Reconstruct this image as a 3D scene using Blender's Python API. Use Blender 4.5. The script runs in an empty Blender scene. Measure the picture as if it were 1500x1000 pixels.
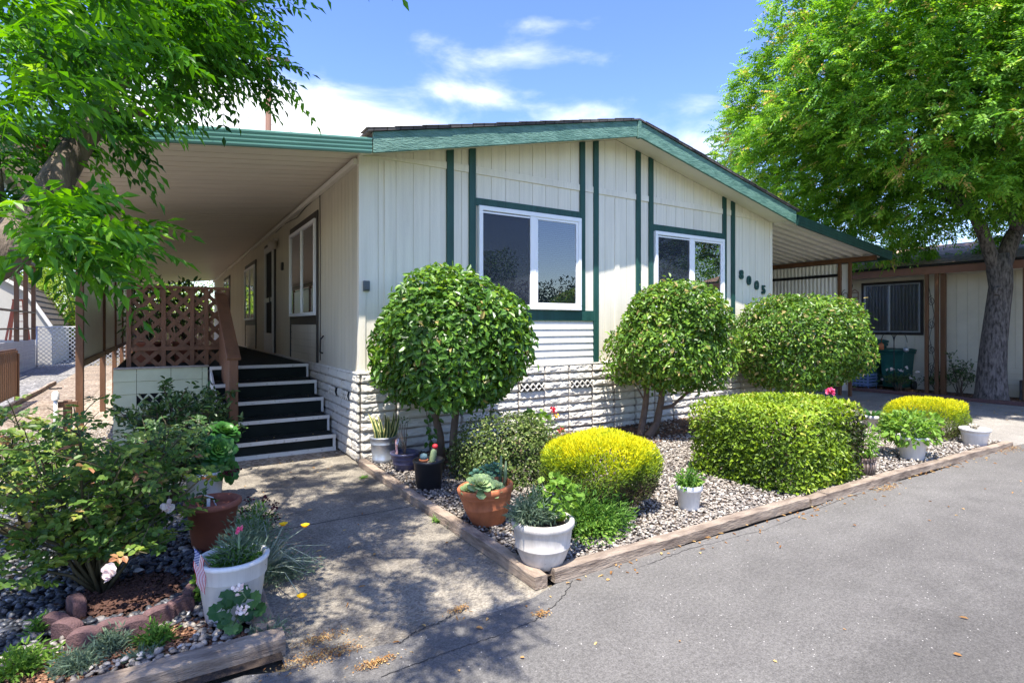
import bpy, math, random
import numpy as np
from mathutils import Vector, Matrix
R = math.radians
rng = np.random.default_rng(11)
random.seed(5)
S = bpy.context.scene
COL = S.collection

# ------------------------------------------------------------------ camera model
F, HY, YAW = 822.6, 478.0, R(32.05)
CAM = np.array([-1.81, -5.97, 1.45])
sY, cY = math.sin(YAW), math.cos(YAW)
def ray(px, py):
    a = (px-750)/F; b = (HY-py)/F
    return np.array([sY+a*cY, cY-a*sY, b])
def G(px, py, z=0.0):
    d = ray(px, py); t = (z-CAM[2])/d[2]
    return Vector((CAM[0]+t*d[0], CAM[1]+t*d[1], z))
def PT(px, py, d):
    return Vector(CAM+ray(px, py)*d)

# ------------------------------------------------------------------ materials
def _nt(name):
    m = bpy.data.materials.new(name); m.use_nodes = True
    nt = m.node_tree
    return m, nt, nt.nodes['Principled BSDF']
def _n(nt, t, **kw):
    n = nt.nodes.new(t)
    for k, v in kw.items():
        if k.startswith('_'): setattr(n, k[1:], v)
        else: n.inputs[k.replace('_', ' ')].default_value = v
    return n
def c4(c): return (c[0], c[1], c[2], 1)
def M(name, col, rough=.6, var=.25, vscale=6, bump=0.0, bscale=60, stretch=(1, 1, 1), col2=None, metal=0, spec=.4, detail=5, thr=(.3, .7), streak=0.0):
    m, nt, b = _nt(name)
    tc = _n(nt, 'ShaderNodeTexCoord')
    mp = _n(nt, 'ShaderNodeMapping'); mp.inputs['Scale'].default_value = stretch
    nt.links.new(tc.outputs['Object'], mp.inputs['Vector'])
    ns = _n(nt, 'ShaderNodeTexNoise', Scale=vscale, Detail=detail, Roughness=.62)
    nt.links.new(mp.outputs['Vector'], ns.inputs['Vector'])
    rp = _n(nt, 'ShaderNodeValToRGB')
    if col2 is None: col2 = tuple(x*(1-var) for x in col); 
    rp.color_ramp.elements[0].position = thr[0]; rp.color_ramp.elements[0].color = c4(col2)
    rp.color_ramp.elements[1].position = thr[1]; rp.color_ramp.elements[1].color = c4(col)
    nt.links.new(ns.outputs['Fac'], rp.inputs['Fac'])
    out = rp.outputs['Color']
    if streak > 0:
        m2 = _n(nt, 'ShaderNodeMapping'); m2.inputs['Scale'].default_value = (1, 1, .035); nt.links.new(tc.outputs['Object'], m2.inputs['Vector'])
        sn = _n(nt, 'ShaderNodeTexNoise', Scale=17, Detail=6, Roughness=.7); nt.links.new(m2.outputs[0], sn.inputs['Vector'])
        sp = _n(nt, 'ShaderNodeTexNoise', Scale=45, Detail=3, Roughness=.6); nt.links.new(tc.outputs['Object'], sp.inputs['Vector'])
        r1 = _n(nt, 'ShaderNodeMapRange'); r1.inputs[1].default_value = .42; r1.inputs[2].default_value = .72; r1.inputs[3].default_value = 1; r1.inputs[4].default_value = 1-streak
        nt.links.new(sn.outputs['Fac'], r1.inputs[0])
        r2 = _n(nt, 'ShaderNodeMapRange'); r2.inputs[1].default_value = .68; r2.inputs[2].default_value = .8; r2.inputs[3].default_value = 1; r2.inputs[4].default_value = 1-streak*1.3
        nt.links.new(sp.outputs['Fac'], r2.inputs[0])
        mm = _n(nt, 'ShaderNodeMath', _operation='MULTIPLY'); nt.links.new(r1.outputs[0], mm.inputs[0]); nt.links.new(r2.outputs[0], mm.inputs[1])
        mu = _n(nt, 'ShaderNodeMix', _data_type='RGBA', _blend_type='MULTIPLY'); mu.inputs[0].default_value = 1
        nt.links.new(out, mu.inputs[6]); nt.links.new(mm.outputs[0], mu.inputs[7]); out = mu.outputs[2]
    nt.links.new(out, b.inputs['Base Color'])
    b.inputs['Roughness'].default_value = rough
    b.inputs['Metallic'].default_value = metal
    b.inputs['Specular IOR Level'].default_value = spec
    if bump > 0:
        n2 = _n(nt, 'ShaderNodeTexNoise', Scale=bscale, Detail=6, Roughness=.6)
        nt.links.new(mp.outputs['Vector'], n2.inputs['Vector'])
        bp = _n(nt, 'ShaderNodeBump', Strength=bump, Distance=.02)
        nt.links.new(n2.outputs['Fac'], bp.inputs['Height'])
        nt.links.new(bp.outputs['Normal'], b.inputs['Normal'])
    return m
def LEAF(name, stops, rough=.42, trans=.35, spec=.35, tcol=None):
    """leaf colour picked by the per-leaf 'tint' value; thin leaves let some light through"""
    m, nt, b = _nt(name)
    at = _n(nt, 'ShaderNodeAttribute', _attribute_name='tint')
    rp = _n(nt, 'ShaderNodeValToRGB')
    el = rp.color_ramp.elements
    while len(el) < len(stops): el.new(.5)
    for e, (p, c) in zip(el, stops): e.position = p; e.color = c4(c)
    nt.links.new(at.outputs['Fac'], rp.inputs['Fac'])
    nt.links.new(rp.outputs['Color'], b.inputs['Base Color'])
    b.inputs['Roughness'].default_value = rough
    b.inputs['Specular IOR Level'].default_value = spec
    tr = _n(nt, 'ShaderNodeBsdfTranslucent')
    hs = _n(nt, 'ShaderNodeHueSaturation', Hue=.485, Saturation=1.1, Value=1.5)
    nt.links.new(rp.outputs['Color'], hs.inputs['Color'])
    nt.links.new(hs.outputs['Color'], tr.inputs['Color'])
    mx = _n(nt, 'ShaderNodeMixShader'); mx.inputs[0].default_value = trans
    nt.links.new(b.outputs[0], mx.inputs[1]); nt.links.new(tr.outputs[0], mx.inputs[2])
    nt.links.new(mx.outputs[0], nt.nodes['Material Output'].inputs['Surface'])
    return m
def STONES(name, stops, rough=.55):
    m, nt, b = _nt(name)
    at = _n(nt, 'ShaderNodeAttribute', _attribute_name='tint')
    rp = _n(nt, 'ShaderNodeValToRGB')
    el = rp.color_ramp.elements
    while len(el) < len(stops): el.new(.5)
    for e, (p, c) in zip(el, stops): e.position = p; e.color = c4(c)
    nt.links.new(at.outputs['Fac'], rp.inputs['Fac'])
    tc = _n(nt, 'ShaderNodeTexCoord')
    ns = _n(nt, 'ShaderNodeTexNoise', Scale=90, Detail=3)
    nt.links.new(tc.outputs['Object'], ns.inputs['Vector'])
    mr = _n(nt, 'ShaderNodeMapRange'); mr.inputs[3].default_value = .6; mr.inputs[4].default_value = 1.35
    nt.links.new(ns.outputs['Fac'], mr.inputs[0])
    mu = _n(nt, 'ShaderNodeMix', _data_type='RGBA', _blend_type='MULTIPLY'); mu.inputs[0].default_value = 1
    nt.links.new(rp.outputs['Color'], mu.inputs[6]); nt.links.new(mr.outputs[0], mu.inputs[7])
    nt.links.new(mu.outputs[2], b.inputs['Base Color'])
    b.inputs['Roughness'].default_value = rough
    return m
def GLASS(name, refl=.14, tint=(1, 1, 1)):
    m, nt, b = _nt(name)
    nt.nodes.remove(b)
    tr = _n(nt, 'ShaderNodeBsdfTransparent', Color=c4(tint)); gl = _n(nt, 'ShaderNodeBsdfGlossy', Roughness=.01)
    gl.inputs['Color'].default_value = (.95, .97, 1, 1)
    fr = _n(nt, 'ShaderNodeFresnel', IOR=1.5)
    ad = _n(nt, 'ShaderNodeMath', _operation='ADD'); ad.inputs[1].default_value = refl
    ad.use_clamp = True
    nt.links.new(fr.outputs[0], ad.inputs[0])
    mx = _n(nt, 'ShaderNodeMixShader')
    nt.links.new(ad.outputs[0], mx.inputs[0]); nt.links.new(tr.outputs[0], mx.inputs[1]); nt.links.new(gl.outputs[0], mx.inputs[2])
    nt.links.new(mx.outputs[0], nt.nodes['Material Output'].inputs['Surface'])
    return m
def SCREENMESH(name, col, alpha):
    m, nt, b = _nt(name)
    b.inputs['Base Color'].default_value = c4(col); b.inputs['Roughness'].default_value = .7
    b.inputs['Alpha'].default_value = alpha
    return m

def ASPHALT():
    m, nt, b = _nt('asphalt')
    L = nt.links.new
    tc = _n(nt, 'ShaderNodeTexCoord')
    mp = _n(nt, 'ShaderNodeMapping'); mp.inputs['Scale'].default_value = (.16, .9, 1)
    L(tc.outputs['Object'], mp.inputs['Vector'])
    big = _n(nt, 'ShaderNodeTexNoise', Scale=1.3, Detail=4, Roughness=.55); L(mp.outputs[0], big.inputs['Vector'])
    rp = _n(nt, 'ShaderNodeValToRGB')
    e = rp.color_ramp.elements
    e[0].position = .34; e[0].color = (.108, .102, .095, 1); e[1].position = .66; e[1].color = (.142, .135, .125, 1)
    L(big.outputs['Fac'], rp.inputs['Fac'])
    blot = _n(nt, 'ShaderNodeTexNoise', Scale=3.2, Detail=8, Roughness=.7); L(tc.outputs['Object'], blot.inputs['Vector'])
    mrb = _n(nt, 'ShaderNodeMapRange'); mrb.inputs[1].default_value = .3; mrb.inputs[2].default_value = .7; mrb.inputs[3].default_value = .82; mrb.inputs[4].default_value = 1.12
    L(blot.outputs['Fac'], mrb.inputs[0])
    fine = _n(nt, 'ShaderNodeTexNoise', Scale=130, Detail=3, Roughness=.8); L(tc.outputs['Object'], fine.inputs['Vector'])
    mrf = _n(nt, 'ShaderNodeMapRange'); mrf.inputs[1].default_value = .3; mrf.inputs[2].default_value = .7; mrf.inputs[3].default_value = .6; mrf.inputs[4].default_value = 1.4
    L(fine.outputs['Fac'], mrf.inputs[0])
    gr = _n(nt, 'ShaderNodeTexNoise', Scale=48, Detail=2, Roughness=.9); L(tc.outputs['Object'], gr.inputs['Vector'])
    mrg = _n(nt, 'ShaderNodeMapRange'); mrg.inputs[1].default_value = .3; mrg.inputs[2].default_value = .7; mrg.inputs[3].default_value = .72; mrg.inputs[4].default_value = 1.28
    L(gr.outputs['Fac'], mrg.inputs[0])
    mgg = _n(nt, 'ShaderNodeMath', _operation='MULTIPLY'); L(mrf.outputs[0], mgg.inputs[0]); L(mrg.outputs[0], mgg.inputs[1]); mrf = mgg
    mul = _n(nt, 'ShaderNodeMath', _operation='MULTIPLY'); L(mrb.outputs[0], mul.inputs[0]); L(mrf.outputs[0], mul.inputs[1])
    mu = _n(nt, 'ShaderNodeMix', _data_type='RGBA', _blend_type='MULTIPLY'); mu.inputs[0].default_value = 1
    sy = _n(nt, 'ShaderNodeSeparateXYZ'); L(tc.outputs['Object'], sy.inputs[0])
    wa = _n(nt, 'ShaderNodeMath', _operation='MULTIPLY_ADD'); wa.inputs[1].default_value = .5; L(blot.outputs['Fac'], wa.inputs[0]); L(sy.outputs['Y'], wa.inputs[2])
    lane = _n(nt, 'ShaderNodeMapRange', _interpolation_type='SMOOTHSTEP'); lane.inputs[1].default_value = -4.62; lane.inputs[2].default_value = -4.3; lane.inputs[3].default_value = .78; lane.inputs[4].default_value = 1.0
    L(wa.outputs[0], lane.inputs[0])
    stn = _n(nt, 'ShaderNodeTexNoise', Scale=1.9, Detail=3, Roughness=.5, Distortion=.4); L(tc.outputs['Object'], stn.inputs['Vector'])
    str_ = _n(nt, 'ShaderNodeMapRange', _interpolation_type='SMOOTHSTEP'); str_.inputs[1].default_value = .64; str_.inputs[2].default_value = .74; str_.inputs[3].default_value = 1.0; str_.inputs[4].default_value = .8
    L(stn.outputs['Fac'], str_.inputs[0])
    lm = _n(nt, 'ShaderNodeMath', _operation='MULTIPLY'); L(lane.outputs[0], lm.inputs[0]); L(str_.outputs[0], lm.inputs[1]); lane = lm
    ml = _n(nt, 'ShaderNodeMath', _operation='MULTIPLY'); L(mul.outputs[0], ml.inputs[0]); L(lane.outputs[0], ml.inputs[1])
    L(rp.outputs[0], mu.inputs[6]); L(ml.outputs[0], mu.inputs[7])
    # pale aggregate specks
    vo = _n(nt, 'ShaderNodeTexVoronoi', Scale=62); L(tc.outputs['Object'], vo.inputs['Vector'])
    lt = _n(nt, 'ShaderNodeMath', _operation='LESS_THAN'); lt.inputs[1].default_value = .2; L(vo.outputs['Distance'], lt.inputs[0])
    sp = _n(nt, 'ShaderNodeSeparateColor'); L(vo.outputs['Color'], sp.inputs[0])
    gt = _n(nt, 'ShaderNodeMath', _operation='GREATER_THAN'); gt.inputs[1].default_value = .955; L(sp.outputs[0], gt.inputs[0])
    an = _n(nt, 'ShaderNodeMath', _operation='MULTIPLY'); L(lt.outputs[0], an.inputs[0]); L(gt.outputs[0], an.inputs[1])
    m2 = _n(nt, 'ShaderNodeMix', _data_type='RGBA'); m2.inputs[7].default_value = (.42, .4, .37, 1)
    L(an.outputs[0], m2.inputs[0]); L(mu.outputs[2], m2.inputs[6])
    # hairline cracks, only here and there
    dn = _n(nt, 'ShaderNodeTexNoise', Scale=1.6, Detail=5); L(tc.outputs['Object'], dn.inputs['Vector'])
    dm = _n(nt, 'ShaderNodeMix', _data_type='RGBA'); dm.inputs[0].default_value = .3
    L(tc.outputs['Object'], dm.inputs[6]); L(dn.outputs['Color'], dm.inputs[7])
    cr = _n(nt, 'ShaderNodeTexVoronoi', Scale=.62, _feature='DISTANCE_TO_EDGE'); L(dm.outputs[2], cr.inputs['Vector'])
    cl = _n(nt, 'ShaderNodeMath', _operation='LESS_THAN'); cl.inputs[1].default_value = .0011; L(cr.outputs['Distance'], cl.inputs[0])
    cm = _n(nt, 'ShaderNodeTexNoise', Scale=.9, Detail=2); L(tc.outputs['Object'], cm.inputs['Vector'])
    cg = _n(nt, 'ShaderNodeMath', _operation='GREATER_THAN'); cg.inputs[1].default_value = 2.0; L(cm.outputs['Fac'], cg.inputs[0])
    ca = _n(nt, 'ShaderNodeMath', _operation='MULTIPLY'); L(cl.outputs[0], ca.inputs[0]); L(cg.outputs[0], ca.inputs[1])
    m3 = _n(nt, 'ShaderNodeMix', _data_type='RGBA'); m3.inputs[7].default_value = (.035, .033, .03, 1)
    L(ca.outputs[0], m3.inputs[0]); L(m2.outputs[2], m3.inputs[6])
    L(m3.outputs[2], b.inputs['Base Color'])
    b.inputs['Roughness'].default_value = .85; b.inputs['Specular IOR Level'].default_value = .25
    bp = _n(nt, 'ShaderNodeBump', Strength=.55, Distance=.006)
    L(fine.outputs['Fac'], bp.inputs['Height']); L(bp.outputs[0], b.inputs['Normal'])
    return m
def AGGREGATE(name, a, c, speck, scale=1.0, joints=True):
    """exposed-aggregate concrete"""
    m, nt, b = _nt(name); L = nt.links.new
    tc = _n(nt, 'ShaderNodeTexCoord')
    big = _n(nt, 'ShaderNodeTexNoise', Scale=1.7*scale, Detail=8, Roughness=.68); L(tc.outputs['Object'], big.inputs['Vector'])
    rp = _n(nt, 'ShaderNodeValToRGB'); e = rp.color_ramp.elements
    e[0].position = .33; e[0].color = c4(a); e[1].position = .68; e[1].color = c4(c)
    L(big.outputs['Fac'], rp.inputs[0])
    vo = _n(nt, 'ShaderNodeTexVoronoi', Scale=105); L(tc.outputs['Object'], vo.inputs['Vector'])
    sp = _n(nt, 'ShaderNodeSeparateColor'); L(vo.outputs['Color'], sp.inputs[0])
    mr = _n(nt, 'ShaderNodeMapRange'); mr.inputs[3].default_value = 1-speck; mr.inputs[4].default_value = 1+speck
    L(sp.outputs[0], mr.inputs[0])
    mu = _n(nt, 'ShaderNodeMix', _data_type='RGBA', _blend_type='MULTIPLY'); mu.inputs[0].default_value = 1
    L(rp.outputs[0], mu.inputs[6]); L(mr.outputs[0], mu.inputs[7])
    out = mu.outputs[2]
    if joints:
        sx = _n(nt, 'ShaderNodeSeparateXYZ'); L(tc.outputs['Object'], sx.inputs[0])
        wob = _n(nt, 'ShaderNodeTexNoise', Scale=9, Detail=3); L(tc.outputs['Object'], wob.inputs['Vector'])
        wm = _n(nt, 'ShaderNodeMath', _operation='MULTIPLY_ADD'); wm.inputs[1].default_value = .03; L(wob.outputs['Fac'], wm.inputs[0]); L(sx.outputs['Y'], wm.inputs[2])
        sb = _n(nt, 'ShaderNodeMath', _operation='ADD'); sb.inputs[1].default_value = 1.67; L(wm.outputs[0], sb.inputs[0])
        ab = _n(nt, 'ShaderNodeMath', _operation='ABSOLUTE'); L(sb.outputs[0], ab.inputs[0])
        lt = _n(nt, 'ShaderNodeMath', _operation='LESS_THAN'); lt.inputs[1].default_value = .007; L(ab.outputs[0], lt.inputs[0])
        m2 = _n(nt, 'ShaderNodeMix', _data_type='RGBA'); m2.inputs[7].default_value = (.05, .045, .04, 1)
        L(lt.outputs[0], m2.inputs[0]); L(out, m2.inputs[6]); out = m2.outputs[2]
    L(out, b.inputs['Base Color'])
    b.inputs['Roughness'].default_value = .9; b.inputs['Specular IOR Level'].default_value = .2
    bp = _n(nt, 'ShaderNodeBump', Strength=.6, Distance=.006); L(vo.outputs['Distance'], bp.inputs['Height']); L(bp.outputs[0], b.inputs['Normal'])
    return m
def PEAGRAVEL(name, stops, scale=38):
    m, nt, b = _nt(name); L = nt.links.new
    tc = _n(nt, 'ShaderNodeTexCoord')
    vo = _n(nt, 'ShaderNodeTexVoronoi', Scale=scale); L(tc.outputs['Object'], vo.inputs['Vector'])
    sp = _n(nt, 'ShaderNodeSeparateColor'); L(vo.outputs['Color'], sp.inputs[0])
    rp = _n(nt, 'ShaderNodeValToRGB'); el = rp.color_ramp.elements
    while len(el) < len(stops): el.new(.5)
    for e, (p, c) in zip(el, stops): e.position = p; e.color = c4(c)
    L(sp.outputs[0], rp.inputs[0])
    ns = _n(nt, 'ShaderNodeTexNoise', Scale=1.1, Detail=5); L(tc.outputs['Object'], ns.inputs['Vector'])
    mr = _n(nt, 'ShaderNodeMapRange'); mr.inputs[1].default_value = .3; mr.inputs[2].default_value = .7; mr.inputs[3].default_value = .7; mr.inputs[4].default_value = 1.15
    L(ns.outputs['Fac'], mr.inputs[0])
    mu = _n(nt, 'ShaderNodeMix', _data_type='RGBA', _blend_type='MULTIPLY'); mu.inputs[0].default_value = 1
    L(rp.outputs[0], mu.inputs[6]); L(mr.outputs[0], mu.inputs[7]); L(mu.outputs[2], b.inputs['Base Color'])
    b.inputs['Roughness'].default_value = .8
    bp = _n(nt, 'ShaderNodeBump', Strength=.9, Distance=.015); bp.invert = True
    L(vo.outputs['Distance'], bp.inputs['Height']); L(bp.outputs[0], b.inputs['Normal'])
    return m
def SHINGLE(name, a, c):
    m, nt, b = _nt(name); L = nt.links.new
    tc = _n(nt, 'ShaderNodeTexCoord'); mp = _n(nt, 'ShaderNodeMapping'); mp.inputs['Scale'].default_value = (1, 1, 1)
    L(tc.outputs['Object'], mp.inputs[0])
    br = _n(nt, 'ShaderNodeTexBrick', Scale=1.0); br.inputs['Brick Width'].default_value = .3; br.inputs['Row Height'].default_value = .14
    br.inputs['Mortar Size'].default_value = .006; br.inputs['Color1'].default_value = c4(a); br.inputs['Color2'].default_value = c4(c); br.inputs['Mortar'].default_value = (.015, .013, .012, 1)
    sx = _n(nt, 'ShaderNodeSeparateXYZ'); cx = _n(nt, 'ShaderNodeCombineXYZ')
    L(mp.outputs[0], sx.inputs[0]); L(sx.outputs['Y'], cx.inputs['X']); L(sx.outputs['X'], cx.inputs['Y'])
    L(cx.outputs[0], br.inputs['Vector'])
    ns = _n(nt, 'ShaderNodeTexNoise', Scale=14, Detail=6); L(tc.outputs['Object'], ns.inputs['Vector'])
    mr = _n(nt, 'ShaderNodeMapRange'); mr.inputs[3].default_value = .5; mr.inputs[4].default_value = 1.5; L(ns.outputs['Fac'], mr.inputs[0])
    mu = _n(nt, 'ShaderNodeMix', _data_type='RGBA', _blend_type='MULTIPLY'); mu.inputs[0].default_value = 1
    L(br.outputs[0], mu.inputs[6]); L(mr.outputs[0], mu.inputs[7]); L(mu.outputs[2], b.inputs['Base Color'])
    b.inputs['Roughness'].default_value = .9
    bp = _n(nt, 'ShaderNodeBump', Strength=.6, Distance=.02); L(br.outputs['Fac'], bp.inputs['Height']); bp.invert = True; L(bp.outputs[0], b.inputs['Normal'])
    return m

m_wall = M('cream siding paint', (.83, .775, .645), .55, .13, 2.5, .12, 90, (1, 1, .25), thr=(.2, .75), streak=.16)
m_sidewall = M('shaded cream siding paint', (.62, .56, .43), .6, .14, 2.2, .1, 90, (1, 1, .25), thr=(.2, .75), streak=.16)  # cream siding again, with the porch shade mixed into its colour
m_white = M('white trim paint', (.75, .73, .67), .5, .1, 5, .06, 60, streak=.1)
m_vinyl = M('white window vinyl', (.82, .83, .84), .35, .05, 5)
m_green = M('green trim paint', (.018, .085, .07), .5, .3, 9, .25, 45, (1, 1, .3), streak=.3)  # fascia green darkened: shade under the eave is put into the colour
m_fascia = M('rough green fascia paint', (.115, .235, .19), .6, .0, 16, 1.0, 46, (.4, 1, 1.6), col2=(.05, .135, .108), thr=(.34, .6))
m_aluf = M('green awning fascia', (.12, .27, .21), .35, .15, 3, .03, 30)
m_dktrim = M('dark brown window trim', (.035, .028, .024), .5, .3, 9)
m_stone = M('painted rock skirting', (.72, .69, .62), .75, .0, 7, .45, 75, col2=(.55, .52, .45), thr=(.28, .6))
m_rock = LEAF('painted rock face', [(0, (.62, .585, .51)), (.3, (.53, .49, .42)), (1, (.15, .12, .09))], .8, .0, .2)
m_nwhite = M('neighbour white siding', (.5, .48, .45), .6, .2, 4)
m_soffit = M('soffit paint', (.74, .7, .6), .6, .1, 3)
m_shingle = SHINGLE('dark roof shingle', (.055, .05, .05), (.085, .078, .075))
m_brshingle = SHINGLE('brown roof shingle', (.36, .22, .15), (.46, .31, .22))
m_pan = M('awning pan', (.8, .72, .6), .38, .14, 2, .0, 30, (.3, 3, 1))
m_panwhite = M('white awning pan', (.74, .71, .64), .4, .12, 2)
m_brown = M('brown painted wood', (.17, .08, .037), .55, .35, 6, .25, 60, (1, 1, .2))
m_redwood = M('redwood stained lumber', (.195, .088, .043), .6, .4, 6, .3, 55, (1, .6, .3))
m_carpet = M('dark green outdoor carpet', (.011, .018, .015), .95, .0, 5, .6, 300, col2=(.006, .009, .008))
m_cap = M('weathered deck edge', (.34, .31, .27), .7, .35, 20, .2, 60)
m_nosing = M('worn white stair nosing', (.62, .6, .56), .55, .0, 24, .1, 80, col2=(.36, .33, .28), thr=(.28, .42))
m_decksiding = M('pale green deck siding', (.5, .53, .36), .6, .15, 4, .08, 60)
m_dark = M('dark interior', (.012, .013, .015), .9, .2, 4)
m_black = M('black metal', (.012, .012, .013), .4, .2, 20)
m_blind = M('venetian blind slat', (.1, .115, .13), .55, .1, 6)
m_curtain = M('dark curtain cloth', (.05, .035, .035), .9, .5, 30, stretch=(8, 8, .3))
m_glass = GLASS('window glass', .12); m_glass2 = GLASS('porch window glass', .2)
m_screen = SCREENMESH('insect screen', (.012, .017, .034), .62)
m_door = M('white storm door', (.6, .59, .56), .45, .08, 5)
m_timber = M('weathered edging timber', (.3, .24, .185), .85, .0, 9, .8, 34, (.45, 1.5, 3), col2=(.13, .095, .072), thr=(.34, .6))
m_timber2 = M('weathered edging timber of the walk', (.34, .265, .2), .85, .0, 9, .8, 34, (1.5, .45, 3), col2=(.15, .108, .08), thr=(.34, .6))
m_soil = M('garden soil', (.05, .034, .024), .95, .0, 9, .9, 60, col2=(.022, .015, .011))
m_bark = M('red bark mulch base', (.16, .075, .04), .95, .0, 22, .9, 60, col2=(.06, .03, .018))
m_litter = M('leaf mould', (.12, .085, .06), .95, .0, 26, .9, 70, col2=(.035, .026, .02))
m_potchalk = M('stained chalk glaze', (.6, .56, .51), .55, .0, 4.5, .12, 50, (1, 1, .5), col2=(.4, .36, .31), thr=(.3, .55), streak=.25)
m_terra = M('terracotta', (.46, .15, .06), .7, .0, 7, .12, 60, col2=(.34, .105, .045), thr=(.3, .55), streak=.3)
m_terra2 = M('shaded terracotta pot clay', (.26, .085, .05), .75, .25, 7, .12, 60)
m_potwhite = M('chalky white pot', (.56, .52, .47), .5, .2, 6, .05, 60)
m_plastic = M('white plastic', (.72, .71, .69), .42, .1, 5, streak=.22)
m_potblack = M('black plastic', (.02, .02, .022), .38, .3, 8)
m_potblue = M('blue glazed pot', (.085, .085, .15), .3, .4, 14)
m_galv = M('galvanised metal', (.42, .45, .49), .38, .18, 9, metal=.65)
m_urn = M('woven basket', (.16, .11, .085), .8, .5, 40)
m_trunkL = M('rough bark', (.2, .155, .115), .95, .0, 9, 1.0, 30, (1, 1, .25), col2=(.035, .026, .02), thr=(.36, .58))
m_trunkR = M('grey bark', (.17, .145, .135), .95, .0, 26, 1.0, 40, (1, 1, .3), col2=(.035, .029, .026), thr=(.36, .6))
m_twig = M('twig bark', (.17, .12, .085), .9, .4, 12, .3, 60)
m_cane = M('rose cane', (.1, .085, .04), .8, .4, 10, .2, 60)
m_greenstem = M('green stem', (.16, .23, .11), .6, .3, 10)
m_chain = M('galvanised wire', (.6, .6, .62), .35, .15, 9, metal=.5)
m_shedwall = M('shed siding', (.5, .48, .43), .6, .1, 4)
m_shedroof = M('brown shed roof', (.12, .095, .06), .85, .0, 4, .4, 50, col2=(.075, .058, .04))
m_orange = M('ladder orange', (.5, .13, .07), .5, .2, 9)
m_darkfence = M('dark fence boards', (.045, .028, .02), .8, .4, 6)
m_nwall = M('neighbour tan siding', (.66, .6, .48), .6, .12, 3)
m_nfascia = M('neighbour brown fascia', (.25, .12, .08), .6, .2, 5)
m_bin = M('green bin plastic', (.01, .085, .075), .5, .2, 9)
m_crate = M('blue crate plastic', (.17, .24, .42), .5, .2, 9)
m_block = M('dark concrete block', (.09, .085, .085), .9, .3, 14, .4, 60)
m_scallop = M('red concrete edging', (.15, .083, .078), .9, .0, 40, .6, 120, col2=(.09, .05, .05))
m_pole = M('utility pole wood', (.19, .105, .075), .9, .35, 5, .3, 40, (1, 1, .1))
m_wire = M('wire', (.03, .03, .03), .6, .1, 5)
m_asphalt = ASPHALT()
m_walk = AGGREGATE('walk concrete', (.125, .11, .09), (.275, .245, .195), .34)
m_drive = AGGREGATE('driveway concrete', (.2, .185, .165), (.29, .27, .24), .25, joints=False)
m_pea = PEAGRAVEL('tan pea gravel', [(0, (.13, .1, .065)), (.5, (.3, .235, .17)), (1, (.5, .43, .34))])
m_greygravel = PEAGRAVEL('grey crushed gravel', [(0, (.05, .05, .05)), (.5, (.17, .165, .155)), (1, (.36, .34, .32))], 24)
m_redgravel = PEAGRAVEL('leafy gravel', [(0, (.1, .065, .042)), (.5, (.22, .165, .115)), (1, (.38, .32, .25))], 34)
m_ground = M('bare ground', (.16, .13, .09), .95, .0, 1.2, .5, 30, col2=(.08, .07, .04))
m_river = STONES('dark river stones', [(0, (.016, .019, .024)), (.45, (.05, .056, .066)), (.72, (.1, .1, .105)), (.86, (.2, .17, .145)), (1, (.5, .48, .44))], .45)
m_pebble = STONES('tan gravel stones', [(0, (.06, .056, .052)), (.3, (.17, .15, .13)), (.6, (.33, .285, .235)), (.85, (.46, .42, .36)), (1, (.72, .7, .64))], .7)
m_chip = STONES('bark chips', [(0, (.05, .02, .012)), (.5, (.17, .075, .038)), (1, (.36, .2, .11))], .85)

l_cam = LEAF('camellia leaf', [(0, (.03, .07, .014)), (.5, (.075, .18, .022)), (.92, (.21, .36, .042)), (1, (.34, .28, .09))], .36, .25, .4)
l_cam2 = LEAF('camellia leaf paler', [(0, (.035, .075, .014)), (.5, (.09, .195, .022)), (.92, (.24, .37, .045)), (1, (.38, .31, .12))], .38, .25, .35)
l_box = LEAF('boxwood leaf', [(0, (.018, .036, .012)), (.5, (.085, .135, .028)), (.9, (.2, .26, .06)), (1, (.38, .38, .18))], .45, .25, .3)
l_hedge = LEAF('hedge leaf', [(0, (.05, .034, .024)), (.12, (.03, .055, .01)), (.45, (.13, .22, .018)), (.85, (.3, .42, .028)), (1, (.45, .45, .09))], .45, .3, .3)
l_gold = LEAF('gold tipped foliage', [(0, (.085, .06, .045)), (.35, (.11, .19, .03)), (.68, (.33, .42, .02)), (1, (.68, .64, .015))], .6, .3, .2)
l_fern = LEAF('fine green foliage', [(0, (.035, .1, .02)), (.6, (.1, .22, .035)), (1, (.2, .33, .06))], .55, .35, .25)
l_pist = LEAF('shade tree leaflet', [(0, (.014, .06, .01)), (.5, (.06, .2, .016)), (.9, (.14, .34, .025)), (1, (.24, .4, .05))], .42, .45, .3)
l_pistR = LEAF('street tree leaflet', [(0, (.03, .085, .014)), (.5, (.14, .33, .036)), (.88, (.33, .53, .07)), (1, (.6, .43, .15))], .5, .46, .3)
l_rose = LEAF('rose leaf', [(0, (.03, .065, .015)), (.5, (.1, .19, .03)), (.88, (.3, .36, .06)), (1, (.42, .2, .1))], .45, .35, .3)
l_dark = LEAF('dark shrub leaf', [(0, (.016, .042, .012)), (.6, (.06, .13, .03)), (1, (.2, .28, .08))], .4, .2, .4)
l_aeon = LEAF('aeonium leaf', [(0, (.02, .085, .015)), (.6, (.05, .17, .03)), (1, (.14, .27, .06))], .4, .25, .35)
l_echev = LEAF('pale succulent leaf', [(0, (.13, .22, .085)), (.6, (.27, .37, .16)), (1, (.42, .47, .24))], .5, .2, .3)
l_jade = LEAF('blue green succulent leaf', [(0, (.025, .08, .055)), (.6, (.06, .15, .1)), (1, (.15, .25, .15))], .45, .15, .35)
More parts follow.
